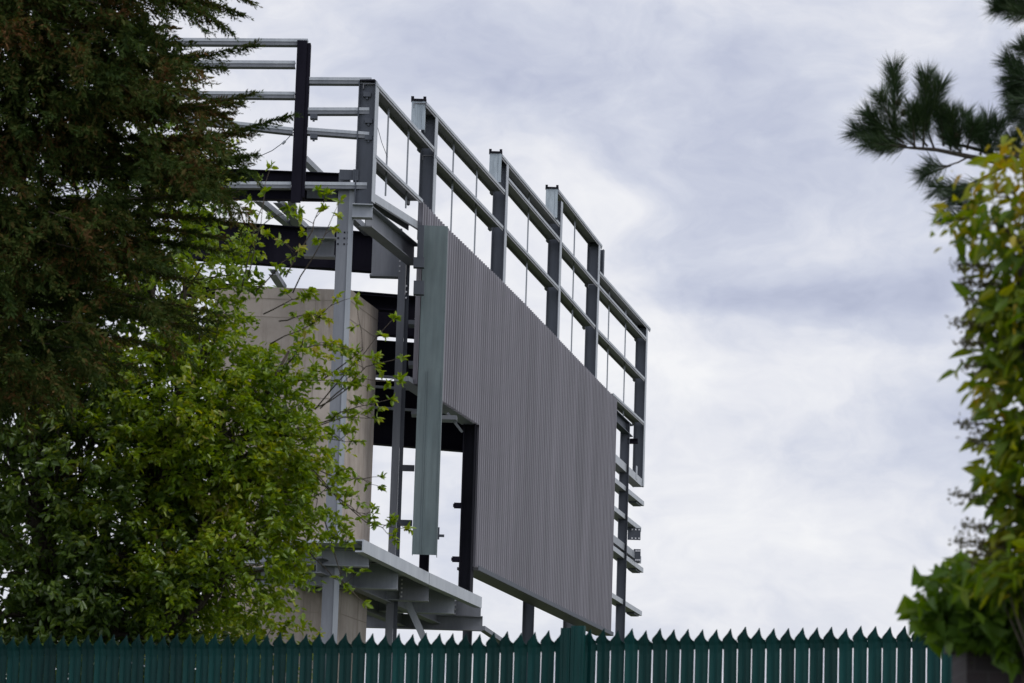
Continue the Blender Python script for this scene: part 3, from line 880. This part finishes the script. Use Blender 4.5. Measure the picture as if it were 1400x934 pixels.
# ---- broadleaf trees
def broadleaf(name, label, base, ells, nclump, mat, sprigs=(), Lr=(.055, .095), limbs_to=None, group=None, per=(14, 24), inner=.25):
    t = thing(name, label, 'tree', base, group)
    trunk = MB(); top = Vector((base[0], base[1], ells[0][0].z - .2))
    tp = bez(Vector(base), top, (.12, 0, 0), 6); trunk.tube(tp, [.16, .14, .12, .1, .09, .06], 9)
    P_all, D_all = [], []
    tot = sum(e[2] for e in ells)
    for (c, r, wgt) in ells:
        lb = bez(path_at(tp, random.uniform(.45, .95)), c, (0, 0, .12), 6); trunk.tube(lb, [.07, .055, .045, .035, .025, .015], 6)
        n = int(nclump * wgt / tot)
        for i in range(n):
            d = Vector((random.gauss(0, 1), random.gauss(0, 1), random.gauss(0, 1))).normalized()
            rr = (random.random() ** (1 / 3.0)) if random.random() < .45 else random.uniform(.78, 1.05)
            cc = c + Vector((d.x * r[0], d.y * r[1], d.z * r[2])) * rr
            if i % 7 == 0:
                trunk.tube(bez(path_at(lb, random.uniform(.4, 1)), cc, (random.uniform(-.1, .1), 0, random.uniform(-.08, .1)), 4), [.013, .009, .006, .003], 4)
            # a twig: leaves along it, radiating, drooping
            td = Vector((d.x, d.y * .8, d.z * .5 + random.uniform(-.6, .35))).normalized()
            k = random.randint(*per); Lt = random.uniform(.12, .32)
            for j in range(k):
                s_ = random.random()
                P_all.append(V(cc + td * (s_ * Lt) + Vector((random.gauss(0, .025), random.gauss(0, .025), random.gauss(0, .025)))))
                a_ = Vector((random.gauss(0, 1), random.gauss(0, 1), random.gauss(0, .6) - .25)).normalized()
                D_all.append(V(td * .55 + a_))
    for (pts, wh) in sprigs:
        q = [Vector(p) for p in pts]
        sp = []
        for i in range(len(q) - 1): sp += [q[i].lerp(q[i + 1], u) + Vector((random.gauss(0, .008), 0, random.gauss(0, .008))) for u in (0, .33, .66)]
        sp.append(q[-1]); m_ = len(sp)
        trunk.tube(sp, [.008 - .006 * i / (m_ - 1) for i in range(m_)], 5)
        d_ = (q[-1] - q[-2]).normalized()
        for tt in [1.0] + [random.uniform(.3, .92) for _ in range(wh)]:
            c_ = path_at(sp, tt)
            if tt < 1:
                o2 = c_ + Vector((random.gauss(0, .09), random.gauss(0, .08), random.uniform(-.04, .13)))
                trunk.tube([c_, c_.lerp(o2, .5) + Vector((0, 0, .01)), o2], [.004, .003, .002], 4); dl = (o2 - c_).normalized(); c_ = o2
            else: dl = d_
            for j in range(random.randint(7, 12)):
                P_all.append(V(c_ - dl * random.uniform(0, .05)))
                a_ = Vector((random.gauss(0, 1), random.gauss(0, 1), random.gauss(0, .7) - .1)).normalized()
                D_all.append(V(dl * .5 + a_))
    P_ = np.array(P_all); D_ = np.array(D_all); n = len(P_)
    L_ = rng.uniform(Lr[0], Lr[1], n)
    v, f = leaves(P_, D_, L_, L_ * rng.uniform(.40, .55, n))
    trunk.build('trunk', M['bark'], t, True)
    np_build('crown', v, f, M[mat], t)
    return t
def ell(px, py, Y, rx, rz, ry=None, wgt=None):
    k = F_PX / Y
    return (at(px, py, Y), (rx / k, (ry or max(rx, rz) / k), rz / k), wgt or rx * rz)
def sp(Y, *pp): return [at(x, y, Y + random.uniform(-.1, .1)) for x, y in pp]
YM = 33.2
SPR = [(sp(YM, (330, 400), (352, 300), (371, 226)), 4), (sp(YM, (340, 380), (350, 330), (362, 262)), 5), (sp(YM, (390, 380), (425, 315), (442, 277), (452, 262)), 5),
       (sp(YM, (400, 400), (440, 330), (466, 272)), 3), (sp(YM, (370, 470), (430, 440), (462, 404)), 5), (sp(YM, (360, 430), (400, 410), (430, 404)), 6),
       (sp(YM, (440, 520), (497, 478), (487, 411)), 2), (sp(YM, (430, 560), (500, 480), (541, 432)), 2), (sp(YM, (440, 560), (500, 500), (551, 489)), 6),
       (sp(YM, (430, 560), (495, 520), (550, 522)), 7), (sp(YM, (430, 580), (490, 555), (539, 545)), 6), (sp(YM, (420, 590), (470, 570), (517, 572)), 5),
       (sp(YM, (400, 600), (450, 600), (485, 604)), 7), (sp(YM, (400, 620), (450, 650), (497, 656), (521, 667)), 7), (sp(YM, (420, 640), (460, 680), (490, 700), (511, 709)), 6),
       (sp(YM, (410, 620), (470, 690), (520, 722), (545, 742)), 3), (sp(YM, (440, 660), (500, 715), (545, 722), (561, 723)), 2), (sp(YM, (400, 700), (455, 735), (480, 745)), 7),
       (sp(YM, (420, 750), (455, 790), (475, 800)), 3), (sp(YM, (440, 700), (470, 800), (502, 828)), 1), (sp(YM, (380, 440), (420, 430), (451, 437)), 5),
       (sp(YM, (350, 400), (385, 360), (410, 340)), 6), (sp(YM, (400, 480), (440, 470), (490, 480)), 5), (sp(YM, (400, 520), (460, 520), (505, 530)), 7), (sp(YM, (330, 330), (370, 300), (410, 285)), 4)]
broadleaf('broadleaf_tree', 'bright green leafy tree with thin sprigs reaching across the concrete tower', (at(210, 860, YM).x, YM, GZ),
          [ell(270, 570, YM, 120, 115), ell(320, 640, YM, 95, 85), ell(300, 770, YM, 105, 75), ell(280, 470, YM, 55, 60, wgt=2800),
           ell(190, 620, YM + .3, 130, 150, wgt=13000), ell(410, 585, YM, 50, 80, wgt=2100), ell(420, 690, YM, 45, 50, wgt=1300), ell(395, 480, YM, 60, 40, wgt=900), ell(370, 720, YM - .1, 55, 70, wgt=2400), ell(255, 375, YM + .3, 85, 60, wgt=4200), ell(200, 250, YM + .6, 110, 80, wgt=4000), ell(360, 540, YM, 45, 40, wgt=900), ell(240, 800, YM, 80, 60)],
          1950, 'leaf', SPR, (.055, .095))
YD = 33.4
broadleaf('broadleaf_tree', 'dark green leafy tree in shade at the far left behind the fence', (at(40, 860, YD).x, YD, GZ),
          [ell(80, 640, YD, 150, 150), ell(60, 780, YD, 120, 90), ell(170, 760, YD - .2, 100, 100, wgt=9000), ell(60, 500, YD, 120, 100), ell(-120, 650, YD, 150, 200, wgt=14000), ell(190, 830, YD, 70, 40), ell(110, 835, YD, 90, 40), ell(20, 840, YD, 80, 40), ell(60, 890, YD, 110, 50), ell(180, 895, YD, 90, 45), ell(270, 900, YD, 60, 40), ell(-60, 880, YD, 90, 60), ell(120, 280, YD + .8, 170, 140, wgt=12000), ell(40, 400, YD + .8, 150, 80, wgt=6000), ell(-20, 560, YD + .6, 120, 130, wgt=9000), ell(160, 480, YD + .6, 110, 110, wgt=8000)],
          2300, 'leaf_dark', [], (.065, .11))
broadleaf('leafy_shrub', 'low yellow green shrub just behind the fence below the leafy trees', (at(330, 880, 35.2).x, 35.2, GZ),
          [ell(340, 870, 35.2, 70, 30), ell(280, 880, 35.2, 60, 40), ell(200, 890, 35.2, 90, 40), ell(380, 900, 35.2, 50, 30), ell(80, 890, 35.2, 100, 40)], 240, 'leaf_yel')['category'] = 'shrub'

# ---- conifer
YC = 29.6
ct_ = thing('conifer_tree', 'tall dark conifer with brownish drooping sprays at upper left', 'tree', (at(-110, 860, YC).x, YC, GZ))
tx = ct_.location.x
wood = MB()
wood.tube([(tx, YC, GZ), (tx + .05, YC, 4.5), (tx - .03, YC, 8), (tx, YC, 11), (tx, YC, 14.5)], [.24, .2, .15, .1, .02], 10)
Pc, Dc, Lc = [], [], []
def twig_blades(c, bd, L, bl, step=.013):
    m = max(3, int(L / step))
    side = bd.cross(Vector((random.gauss(0, 1), random.gauss(0, 1), 1))).normalized()
    for j in range(m):
        u = j / m
        pp = c + bd * (L * u) - Z * (.16 * L * u * u)
        sg = 1 if j % 2 else -1
        dv = bd * .85 + side * sg * .6 + Vector((random.gauss(0, .22), random.gauss(0, .22), random.gauss(0, .22)))
        Pc.append(tuple(pp)); Dc.append(tuple(dv)); Lc.append(bl * (1.05 - .45 * u) * random.uniform(.65, 1.25))
def spray(c, d, L, n, bl=.055):
    """a drooping fan: a short axis with side twigs carrying scale foliage"""
    lat = d.cross(Z)
    lat = lat.normalized() if lat.length > .05 else Vector((1, 0, 0))
    q = lat * random.uniform(-1, 1) + Z * random.uniform(-.9, .3); q.normalize()
    for k in range(n):
        u = (k + random.random()) / n
        o = c + d * (L * u) - Z * (.12 * L * u * u)
        sg = 1 if k % 2 else -1
        bd = (d * random.uniform(.6, 1.1) + q * sg * random.uniform(.25, .8) - Z * random.uniform(.0, .55)).normalized()
        twig_blades(o, bd, L * random.uniform(.28, .5) * (1.1 - .55 * u), bl)
def plume(pts, base_len, dens):
    ln = sum((pts[i + 1] - pts[i]).length for i in range(len(pts) - 1))
    wood.tube(pts, [max(.002, .014 * (1 - i / len(pts))) for i in range(len(pts))], 5)
    nb = int(ln * 90 * dens)
    for i in range(nb):
        t = .04 + .955 * (i + random.random()) / nb
        c = path_at(pts, min(t, .999)); c2 = path_at(pts, max(0, t - .06)); d = (c - c2).normalized()
        lat = d.cross(Z).normalized() * random.choice((-1, 1))
        L = base_len * (1.12 - .82 * t) * random.uniform(.5, 1.15)
        bd = (d * random.uniform(.7, 1.2) + lat * random.uniform(0, .8) * (1.1 - .6 * t) + Z * random.uniform(-.85, .45) * (1.05 - .5 * t)).normalized()
        twig_blades(c, bd, L, .058)
TIPS = [((150, -60), (345, 2), .10), ((120, -30), (330, 20), .08), ((180, -20), (318, 45), .10), ((90, 90), (350, 60), -.10), ((100, 70), (305, 92), -.05), ((80, 150), (347, 127), -.12), ((150, 150), (330, 140), -.05),
        ((90, 120), (318, 155), -.05), ((120, 215), (398, 157), -.10), ((110, 190), (345, 182), -.06), ((130, 230), (350, 210), -.1), ((100, 240), (345, 235), -.06), ((100, 215), (335, 222), -.04),
        ((60, 280), (330, 262), -.04), ((60, 300), (318, 300), .02), ((40, 310), (306, 325), .05), ((40, 330), (318, 345), .06), ((40, 390), (305, 432), .05), ((80, 410), (298, 440), .03),
        ((40, 420), (285, 452), .05), ((30, 450), (240, 480), .06), ((20, 480), (190, 505), .06), ((30, 350), (270, 385), .05)]
for (p, q, sg) in TIPS:
    dY = random.uniform(.0, .9)
    plume(bez(at(p[0] - 60, p[1] - 10, YC - dY * .5), at(*q, YC - dY), (0, 0, sg), 9), .36, .9 if q[1] < 360 else .75)
EB = [(-60, 300), (0, 285), (30, 262), (60, 295), (95, 268), (128, 310), (160, 300), (200, 322), (240, 332), (275, 320), (320, 305), (350, 292), (385, 225), (432, 265), (455, 235), (490, 170), (520, 90), (560, 10), (620, -60)]
OPEN = [(195, 165, 34), (225, 290, 48), (140, 385, 48), (95, 235, 38), (255, 375, 48), (55, 400, 30), (140, 215, 30), (165, 460, 40), (225, 25, 22), (265, 60, 26)]     # openings between the boughs
for i in range(4100):
    y = random.uniform(-120, 560)
    xm_ = float(np.interp(y, [a for a, _ in EB], [b for _, b in EB]))
    if y > 330 and random.random() < (y - 330) / 300: continue
    x = random.uniform(-160, xm_ - 25)
    if x > xm_ - 80 and random.random() < (.5 if y < 170 else .25): continue
    if any((x - a) ** 2 + ((y - b) * 1.4) ** 2 < (1.35 * r) ** 2 for a, b, r in OPEN): continue
    c = at(x, y, YC - random.uniform(-.9, 1.3))
    rgt = min(1, max(.15, (x + 40) / 300))
    d = Vector((random.gauss(.55 * rgt + .1, .4), random.gauss(-.35, .45), random.gauss(-.42, .3))).normalized()
    spray(c, d, random.uniform(.26, .5), random.randint(8, 11), random.uniform(.055, .085))
for i in range(14):     # bare drooping boughs seen through the foliage
    y = random.uniform(-60, 470); xe = random.uniform(100, 260)
    wood.tube(bez(Vector((tx, YC, at(0, y, YC).z + .15)), at(xe, y + random.uniform(5, 45), YC - random.uniform(.4, 1.5)), (0, 0, random.uniform(-.05, .08)), 6), [.018, .014, .011, .008, .006, .003], 5)
for i in range(420):    # the other sides of the crown and its top
    z = random.uniform(4.2, 14.2); a_ = random.uniform(0, 2 * math.pi)
    R_ = (2.3 * (15.2 - z) / 10.5 + .15) * random.uniform(.35, 1.0)
    if math.cos(a_) > -.1 and z < 9.8: a_ = math.pi - a_
    p1 = Vector((tx + math.cos(a_) * R_, YC + math.sin(a_) * R_, z - .1 * R_))
    if i % 6 == 0: wood.tube([(tx, YC, z), p1], [.02, .006], 4)
    spray(p1, Vector((math.cos(a_), math.sin(a_), -.4)).normalized(), random.uniform(.35, .6), 7, .07)
Pc = np.array(Pc); Dc = np.array(Dc); Lc = np.array(Lc)
v, f = diamonds(Pc, Dc, Lc, Lc * rng.uniform(.24, .42, len(Lc)))
print('conifer blades', len(Pc))
wood.build('trunk', M['bark'], ct_, True)
np_build('crown', v, f, M['conifer'], ct_)

# ---- pine at the right
YN = 21.0
pt_ = thing('pine_tree', 'dark pine with long needles on a branch reaching in at upper right', 'tree', (at(1560, 860, YN).x, YN, 0))
wood = MB()
pb = pt_.location
wood.tube([(pb.x, YN, 0), (pb.x + .05, YN, 2), (pb.x, YN, 4.5), (pb.x - .04, YN, 7.4), (pb.x, YN, 9.2)], [.2, .17, .13, .07, .015], 9)
def P2(x, y, dy=0): return at(x, y, YN + dy)
jb = Vector((pb.x, YN, 4.1))
br1 = [jb, P2(1450, 238), P2(1400, 226), P2(1349, 219), P2(1310, 211), P2(1281, 205), P2(1243, 202)]
wood.tube(br1, [.04, .026, .021, .018, .015, .013, .009], 7)
br2 = [P2(1400, 226), P2(1353, 209), P2(1320, 200), P2(1291, 195)]; wood.tube(br2, [.015, .013, .011, .008], 6)
br3 = [P2(1325, 214), P2(1310, 222), P2(1294, 227)]; wood.tube(br3, [.007, .006, .005], 5)
br4 = [P2(1380, 224), P2(1340, 245), P2(1322, 253)]; wood.tube(br4, [.01, .008, .006], 5)
wood.tube([Vector((pb.x, YN, 4.8)), P2(1440, 120), P2(1410, 115)], [.03, .02, .012], 6)
wood.tube([Vector((pb.x, YN, 5.2)), P2(1440, 15), P2(1412, 8)], [.03, .02, .012], 6)
shoots = [((1224, 192), (1222, 96), 1), ((1221, 175), (1205, 135), .8), ((1240, 200), (1172, 180), 1), ((1236, 196), (1188, 158), .9), ((1236, 200), (1185, 196), .7), ((1262, 203), (1266, 106), 1.1), ((1265, 180), (1285, 118), .9),
          ((1277, 203), (1258, 150), .8), ((1290, 200), (1285, 150), .8), ((1308, 200), (1300, 156), .8), ((1308, 205), (1318, 160), .7), ((1340, 212), (1350, 166), .9), ((1356, 210), (1366, 172), .8), ((1294, 227), (1273, 226), .45),
          ((1322, 253), (1280, 258), .8), ((1345, 245), (1300, 272), .8), ((1349, 274), (1322, 284), .8), ((1340, 300), (1290, 297), .6), ((1370, 225), (1340, 190), .6), ((1300, 226), (1262, 240), .7), ((1318, 215), (1300, 190), .8), ((1335, 250), (1310, 262), .8), ((1254, 203), (1225, 178), .8), ((1250, 200), (1248, 150), .9), ((1268, 200), (1245, 172), .8), ((1300, 205), (1290, 165), .9), ((1322, 205), (1330, 172), .9), ((1243, 202), (1205, 200), .8), ((1215, 196), (1195, 176), .8), ((1360, 212), (1335, 180), .8), ((1390, 222), (1385, 190), .7),
          ((1425, 12), (1372, 4), 1), ((1430, 8), (1366, 10), 1), ((1430, -20), (1390, -30), 1), ((1424, 118), (1386, 104), 1), ((1424, 135), (1392, 130), 1), ((1420, 170), (1388, 160), .8), ((1420, 200), (1392, 205), .9), ((1400, 215), (1372, 200), .8), ((1425, -5), (1378, -18), 1), ((1425, 20), (1390, 18), .8), ((1424, 112), (1380, 84), 1), ((1424, 120), (1382, 122), 1), ((1424, 130), (1388, 146), .9), ((1420, 90), (1398, 66), .9), ((1424, 150), (1400, 178), .7)]
Pn, Dn, Ln = [], [], []
for (a, b, sc_) in shoots:
    dy = random.uniform(-.12, .12)
    A = P2(*a, dy * .3); B = P2(*b, dy)
    d = (B - A).normalized(); ln = (B - A).length
    wood.tube([A, A.lerp(B, .5), B], [.008, .006, .004], 5)
    n = int((ln * 1600 + 190) * sc_)
    for i in range(n):
        t = 1 - abs(random.gauss(0, .55))
        if t < .05: t = random.uniform(.4, 1)
        r = Vector((random.gauss(0, 1), random.gauss(0, 1), random.gauss(0, 1))); r = (r - d * r.dot(d)).normalized()
        dv = d * random.uniform(.55, 1.5) + r * random.uniform(.55, 1.0) + Vector((0, 0, random.uniform(-.05, .15)))
        Pn.append(tuple(A.lerp(B, t))); Dn.append(tuple(dv)); Ln.append(random.uniform(.10, .175) * (.75 + .25 * sc_))
for k in range(70):     # rest of the pine crown, beyond the frame
    z = random.uniform(4.2, 9.0); a_ = random.uniform(-1.75, 1.75); R_ = random.uniform(.5, 1.3)
    p0 = Vector((pb.x, YN, z)); p1 = p0 + Vector((math.cos(a_) * R_, math.sin(a_) * R_, .25))
    wood.tube([p0, p0.lerp(p1, .5), p1], [.025, .015, .006], 5)
    for i in range(330):
        t = random.uniform(.4, 1); d = (p1 - p0).normalized()
        Pn.append(tuple(p0.lerp(p1, t) + Vector((random.gauss(0, .04),) * 3))); Dn.append(tuple(d + Vector((random.gauss(0, .7), random.gauss(0, .7), random.gauss(0, .7) + .2)))); Ln.append(random.uniform(.08, .12))
v, f = diamonds(np.array(Pn), np.array(Dn), np.array(Ln), np.full(len(Ln), .0034))
wood.build('trunk', M['bark'], pt_, True)
np_build('crown', v, f, M['needle'], pt_)
for (x, y) in ((1228, 141), (1266, 148), (1308, 185), (1235, 155)):
    mb = MB(); c = P2(x, y, -.03); pts = [c + Vector((0, 0, -.022)), c + Vector((0, 0, -.012)), c + Vector((.002, 0, .006)), c + Vector((.003, 0, .028))]
    mb.tube(pts, [.006, .018, .02, .006], 8); mb.build('cone', M['cone'], pt_, True)

# ---- creeper covered shrub at the right edge
YV = 13.2
cv_ = thing('creeper_bush', 'tall blurred bush with drooping green and yellow leaves at the right edge', 'bush', (at(1440, 900, YV).x, YV, 0))
wood = MB(); cb0 = cv_.location
stem_top = at(1415, 190, YV)
stem = [Vector((cb0.x, YV, 0)), at(1432, 800, YV), at(1420, 600, YV), at(1398, 400, YV), stem_top]
wood.tube(stem, [.06, .05, .04, .03, .012], 8)
EDGE = [(200, 1350), (230, 1322), (262, 1300), (303, 1288), (325, 1298), (357, 1328), (395, 1352), (426, 1330), (450, 1338), (511, 1326), (550, 1332), (575, 1350), (600, 1352), (640, 1330), (680, 1342), (710, 1368), (747, 1350), (775, 1335), (810, 1320), (850, 1330)]
ey = [a for a, _ in EDGE]; ex = [b for _, b in EDGE]
Pg, Dg, Py, Dy, Pf, Df = [], [], [], [], [], []
for i in range(600):
    y = random.uniform(205, 815); x0 = float(np.interp(y, ey, ex))
    u = random.random()
    x = x0 + 14 + u * (1560 - x0)
    dy = random.uniform(-.35, .35) * (.3 + u)
    c = at(x, y, YV + dy)
    yel = (y < 335 and random.random() < .72) or (y < 400 and random.random() < .3 and x > 1350) or random.random() < .06
    k = random.randint(6, 10)
    if i % 4 == 0:
        j0 = path_at(stem, min(.98, max(.2, (930 - y) / 760)))
        wood.tube([j0, j0.lerp(c, .5) + Vector((0, 0, .05)), c], [.008, .006, .003], 4)
    for j in range(k):
        p = c + Vector((random.gauss(0, .045), random.gauss(0, .05), random.gauss(0, .035)))
        d = Vector((-.35 + random.gauss(0, .55), random.gauss(0, .5), -.45 + random.gauss(0, .35)))
        (Py if yel else Pg).append(tuple(p)); (Dy if yel else Dg).append(tuple(d))
for (x, y, l) in ((1308, 362, 45), (1309, 387, 60), (1304, 440, 50), (1312, 468, 45), (1318, 500, 30), (1308, 579, 45), (1328, 602, 40), (1303, 677, 45), (1320, 720, 50), (1304, 741, 55), (1330, 760, 40), (1322, 410, 40)):
    a = at(x, y, YV - .05); b = at(x + l + 30, y + 8, YV)
    wood.tube([b, b.lerp(a, .5) + Vector((0, 0, .01)), a], [.006, .005, .003], 4)
    for j in range(int(l * 2.6)):
        t = random.random() ** .7; q = b.lerp(a, t) + Vector((random.gauss(0, .018), random.gauss(0, .018), random.gauss(0, .014)))
        Pf.append(tuple(q)); Df.append((random.gauss(0, 1), random.gauss(0, 1), random.gauss(0, 1)))
def addleaf(name, P, D_, mat, Lr, wr, parent):
    P = np.array(P); n = len(P); L_ = rng.uniform(*Lr, n)
    v, f = leaves(P, np.array(D_), L_, L_ * wr, .2, (.3, .65), .25)
    return np_build(name, v, f, M[mat], parent)
addleaf('crown', Pg, Dg, 'creeper', (.045, .12), .42, cv_)
addleaf('yellow_foliage', Py, Dy, 'creeper_yel', (.03, .08), .42, cv_)
addleaf('flower_spray', Pf, Df, 'flower', (.012, .026), .6, cv_)
wood.build('trunk', M['bark'], cv_, True)

# ---- pier with ivy
YPq = 13.6
pier = thing('gate_pier', 'dark brick pier under ivy at the lower right corner', 'pier', (at(1390, 900, YPq).x, YPq, 0))
a = at(1322, 884, YPq); b = at(1480, 884, YPq)
mb = MB(); mb.box((a.x, YPq, 0), (b.x - a.x, 0, 0), (0, .45, 0), (0, 0, a.z)); mb.build('shaft', M['brick'], pier)
mb = MB(); mb.box((a.x - .03, YPq - .03, a.z + .002), (b.x - a.x + .06, 0, 0), (0, .51, 0), (0, 0, .05)); mb.box((a.x + .03, YPq + .03, a.z + .054), (b.x - a.x - .06, 0, 0), (0, .39, 0), (0, 0, .04)); mb.build('coping', M['brick'], pier)
iv = thing('ivy', 'green ivy with lobed leaves spilling over the top of the dark pier', 'ivy', (at(1400, 905, YPq).x, YPq + .1, 0))
wood = MB()
Pi, Di = [], []
ic = [(1290, 808, 32, 28), (1310, 838, 50, 22), (1355, 825, 55, 30), (1390, 840, 45, 36), (1338, 792, 26, 22), (1272, 838, 18, 14), (1298, 778, 14, 10), (1395, 795, 26, 26), (1440, 820, 50, 60), (1335, 866, 42, 18), (1385, 880, 40, 26), (1300, 868, 26, 14), (1262, 842, 16, 10), (1250, 828, 8, 8), (1318, 765, 14, 10)]
for (x, y, rx, ry) in ic:
    c0 = at(x, y, YPq - .05)
    base_ = Vector((iv.location.x, YPq - .02, a.z + .1))
    wood.tube(bez(base_, c0, (0, 0, .06), 5), [.012, .01, .008, .006, .004], 5)
    for i in range(int(rx * ry * .085)):
        r_ = math.sqrt(random.random()); an = random.uniform(0, 2 * math.pi)
        c = at(x + rx * r_ * math.cos(an), y + ry * r_ * math.sin(an), YPq + random.uniform(-.22, .2))
        Pi.append(tuple(c)); Di.append((random.gauss(-.1, .6), random.gauss(-.3, .5), random.gauss(-.35, .5)))
wood.tube([Vector((iv.location.x, YPq - .03, 0)), Vector((iv.location.x, YPq - .03, a.z * .6)), Vector((iv.location.x, YPq - .03, a.z + .12))], [.02, .016, .012], 6)
P_ = np.array(Pi); n = len(P_); L_ = rng.uniform(.05, .1, n)
v, f = leaves(P_, np.array(Di), L_, L_ * .95, .18, (.18, .5), .2, (1.0, .62))
np_build('foliage', v, f, M['ivy'], iv)
wood.build('stem', M['twig'], iv, True)
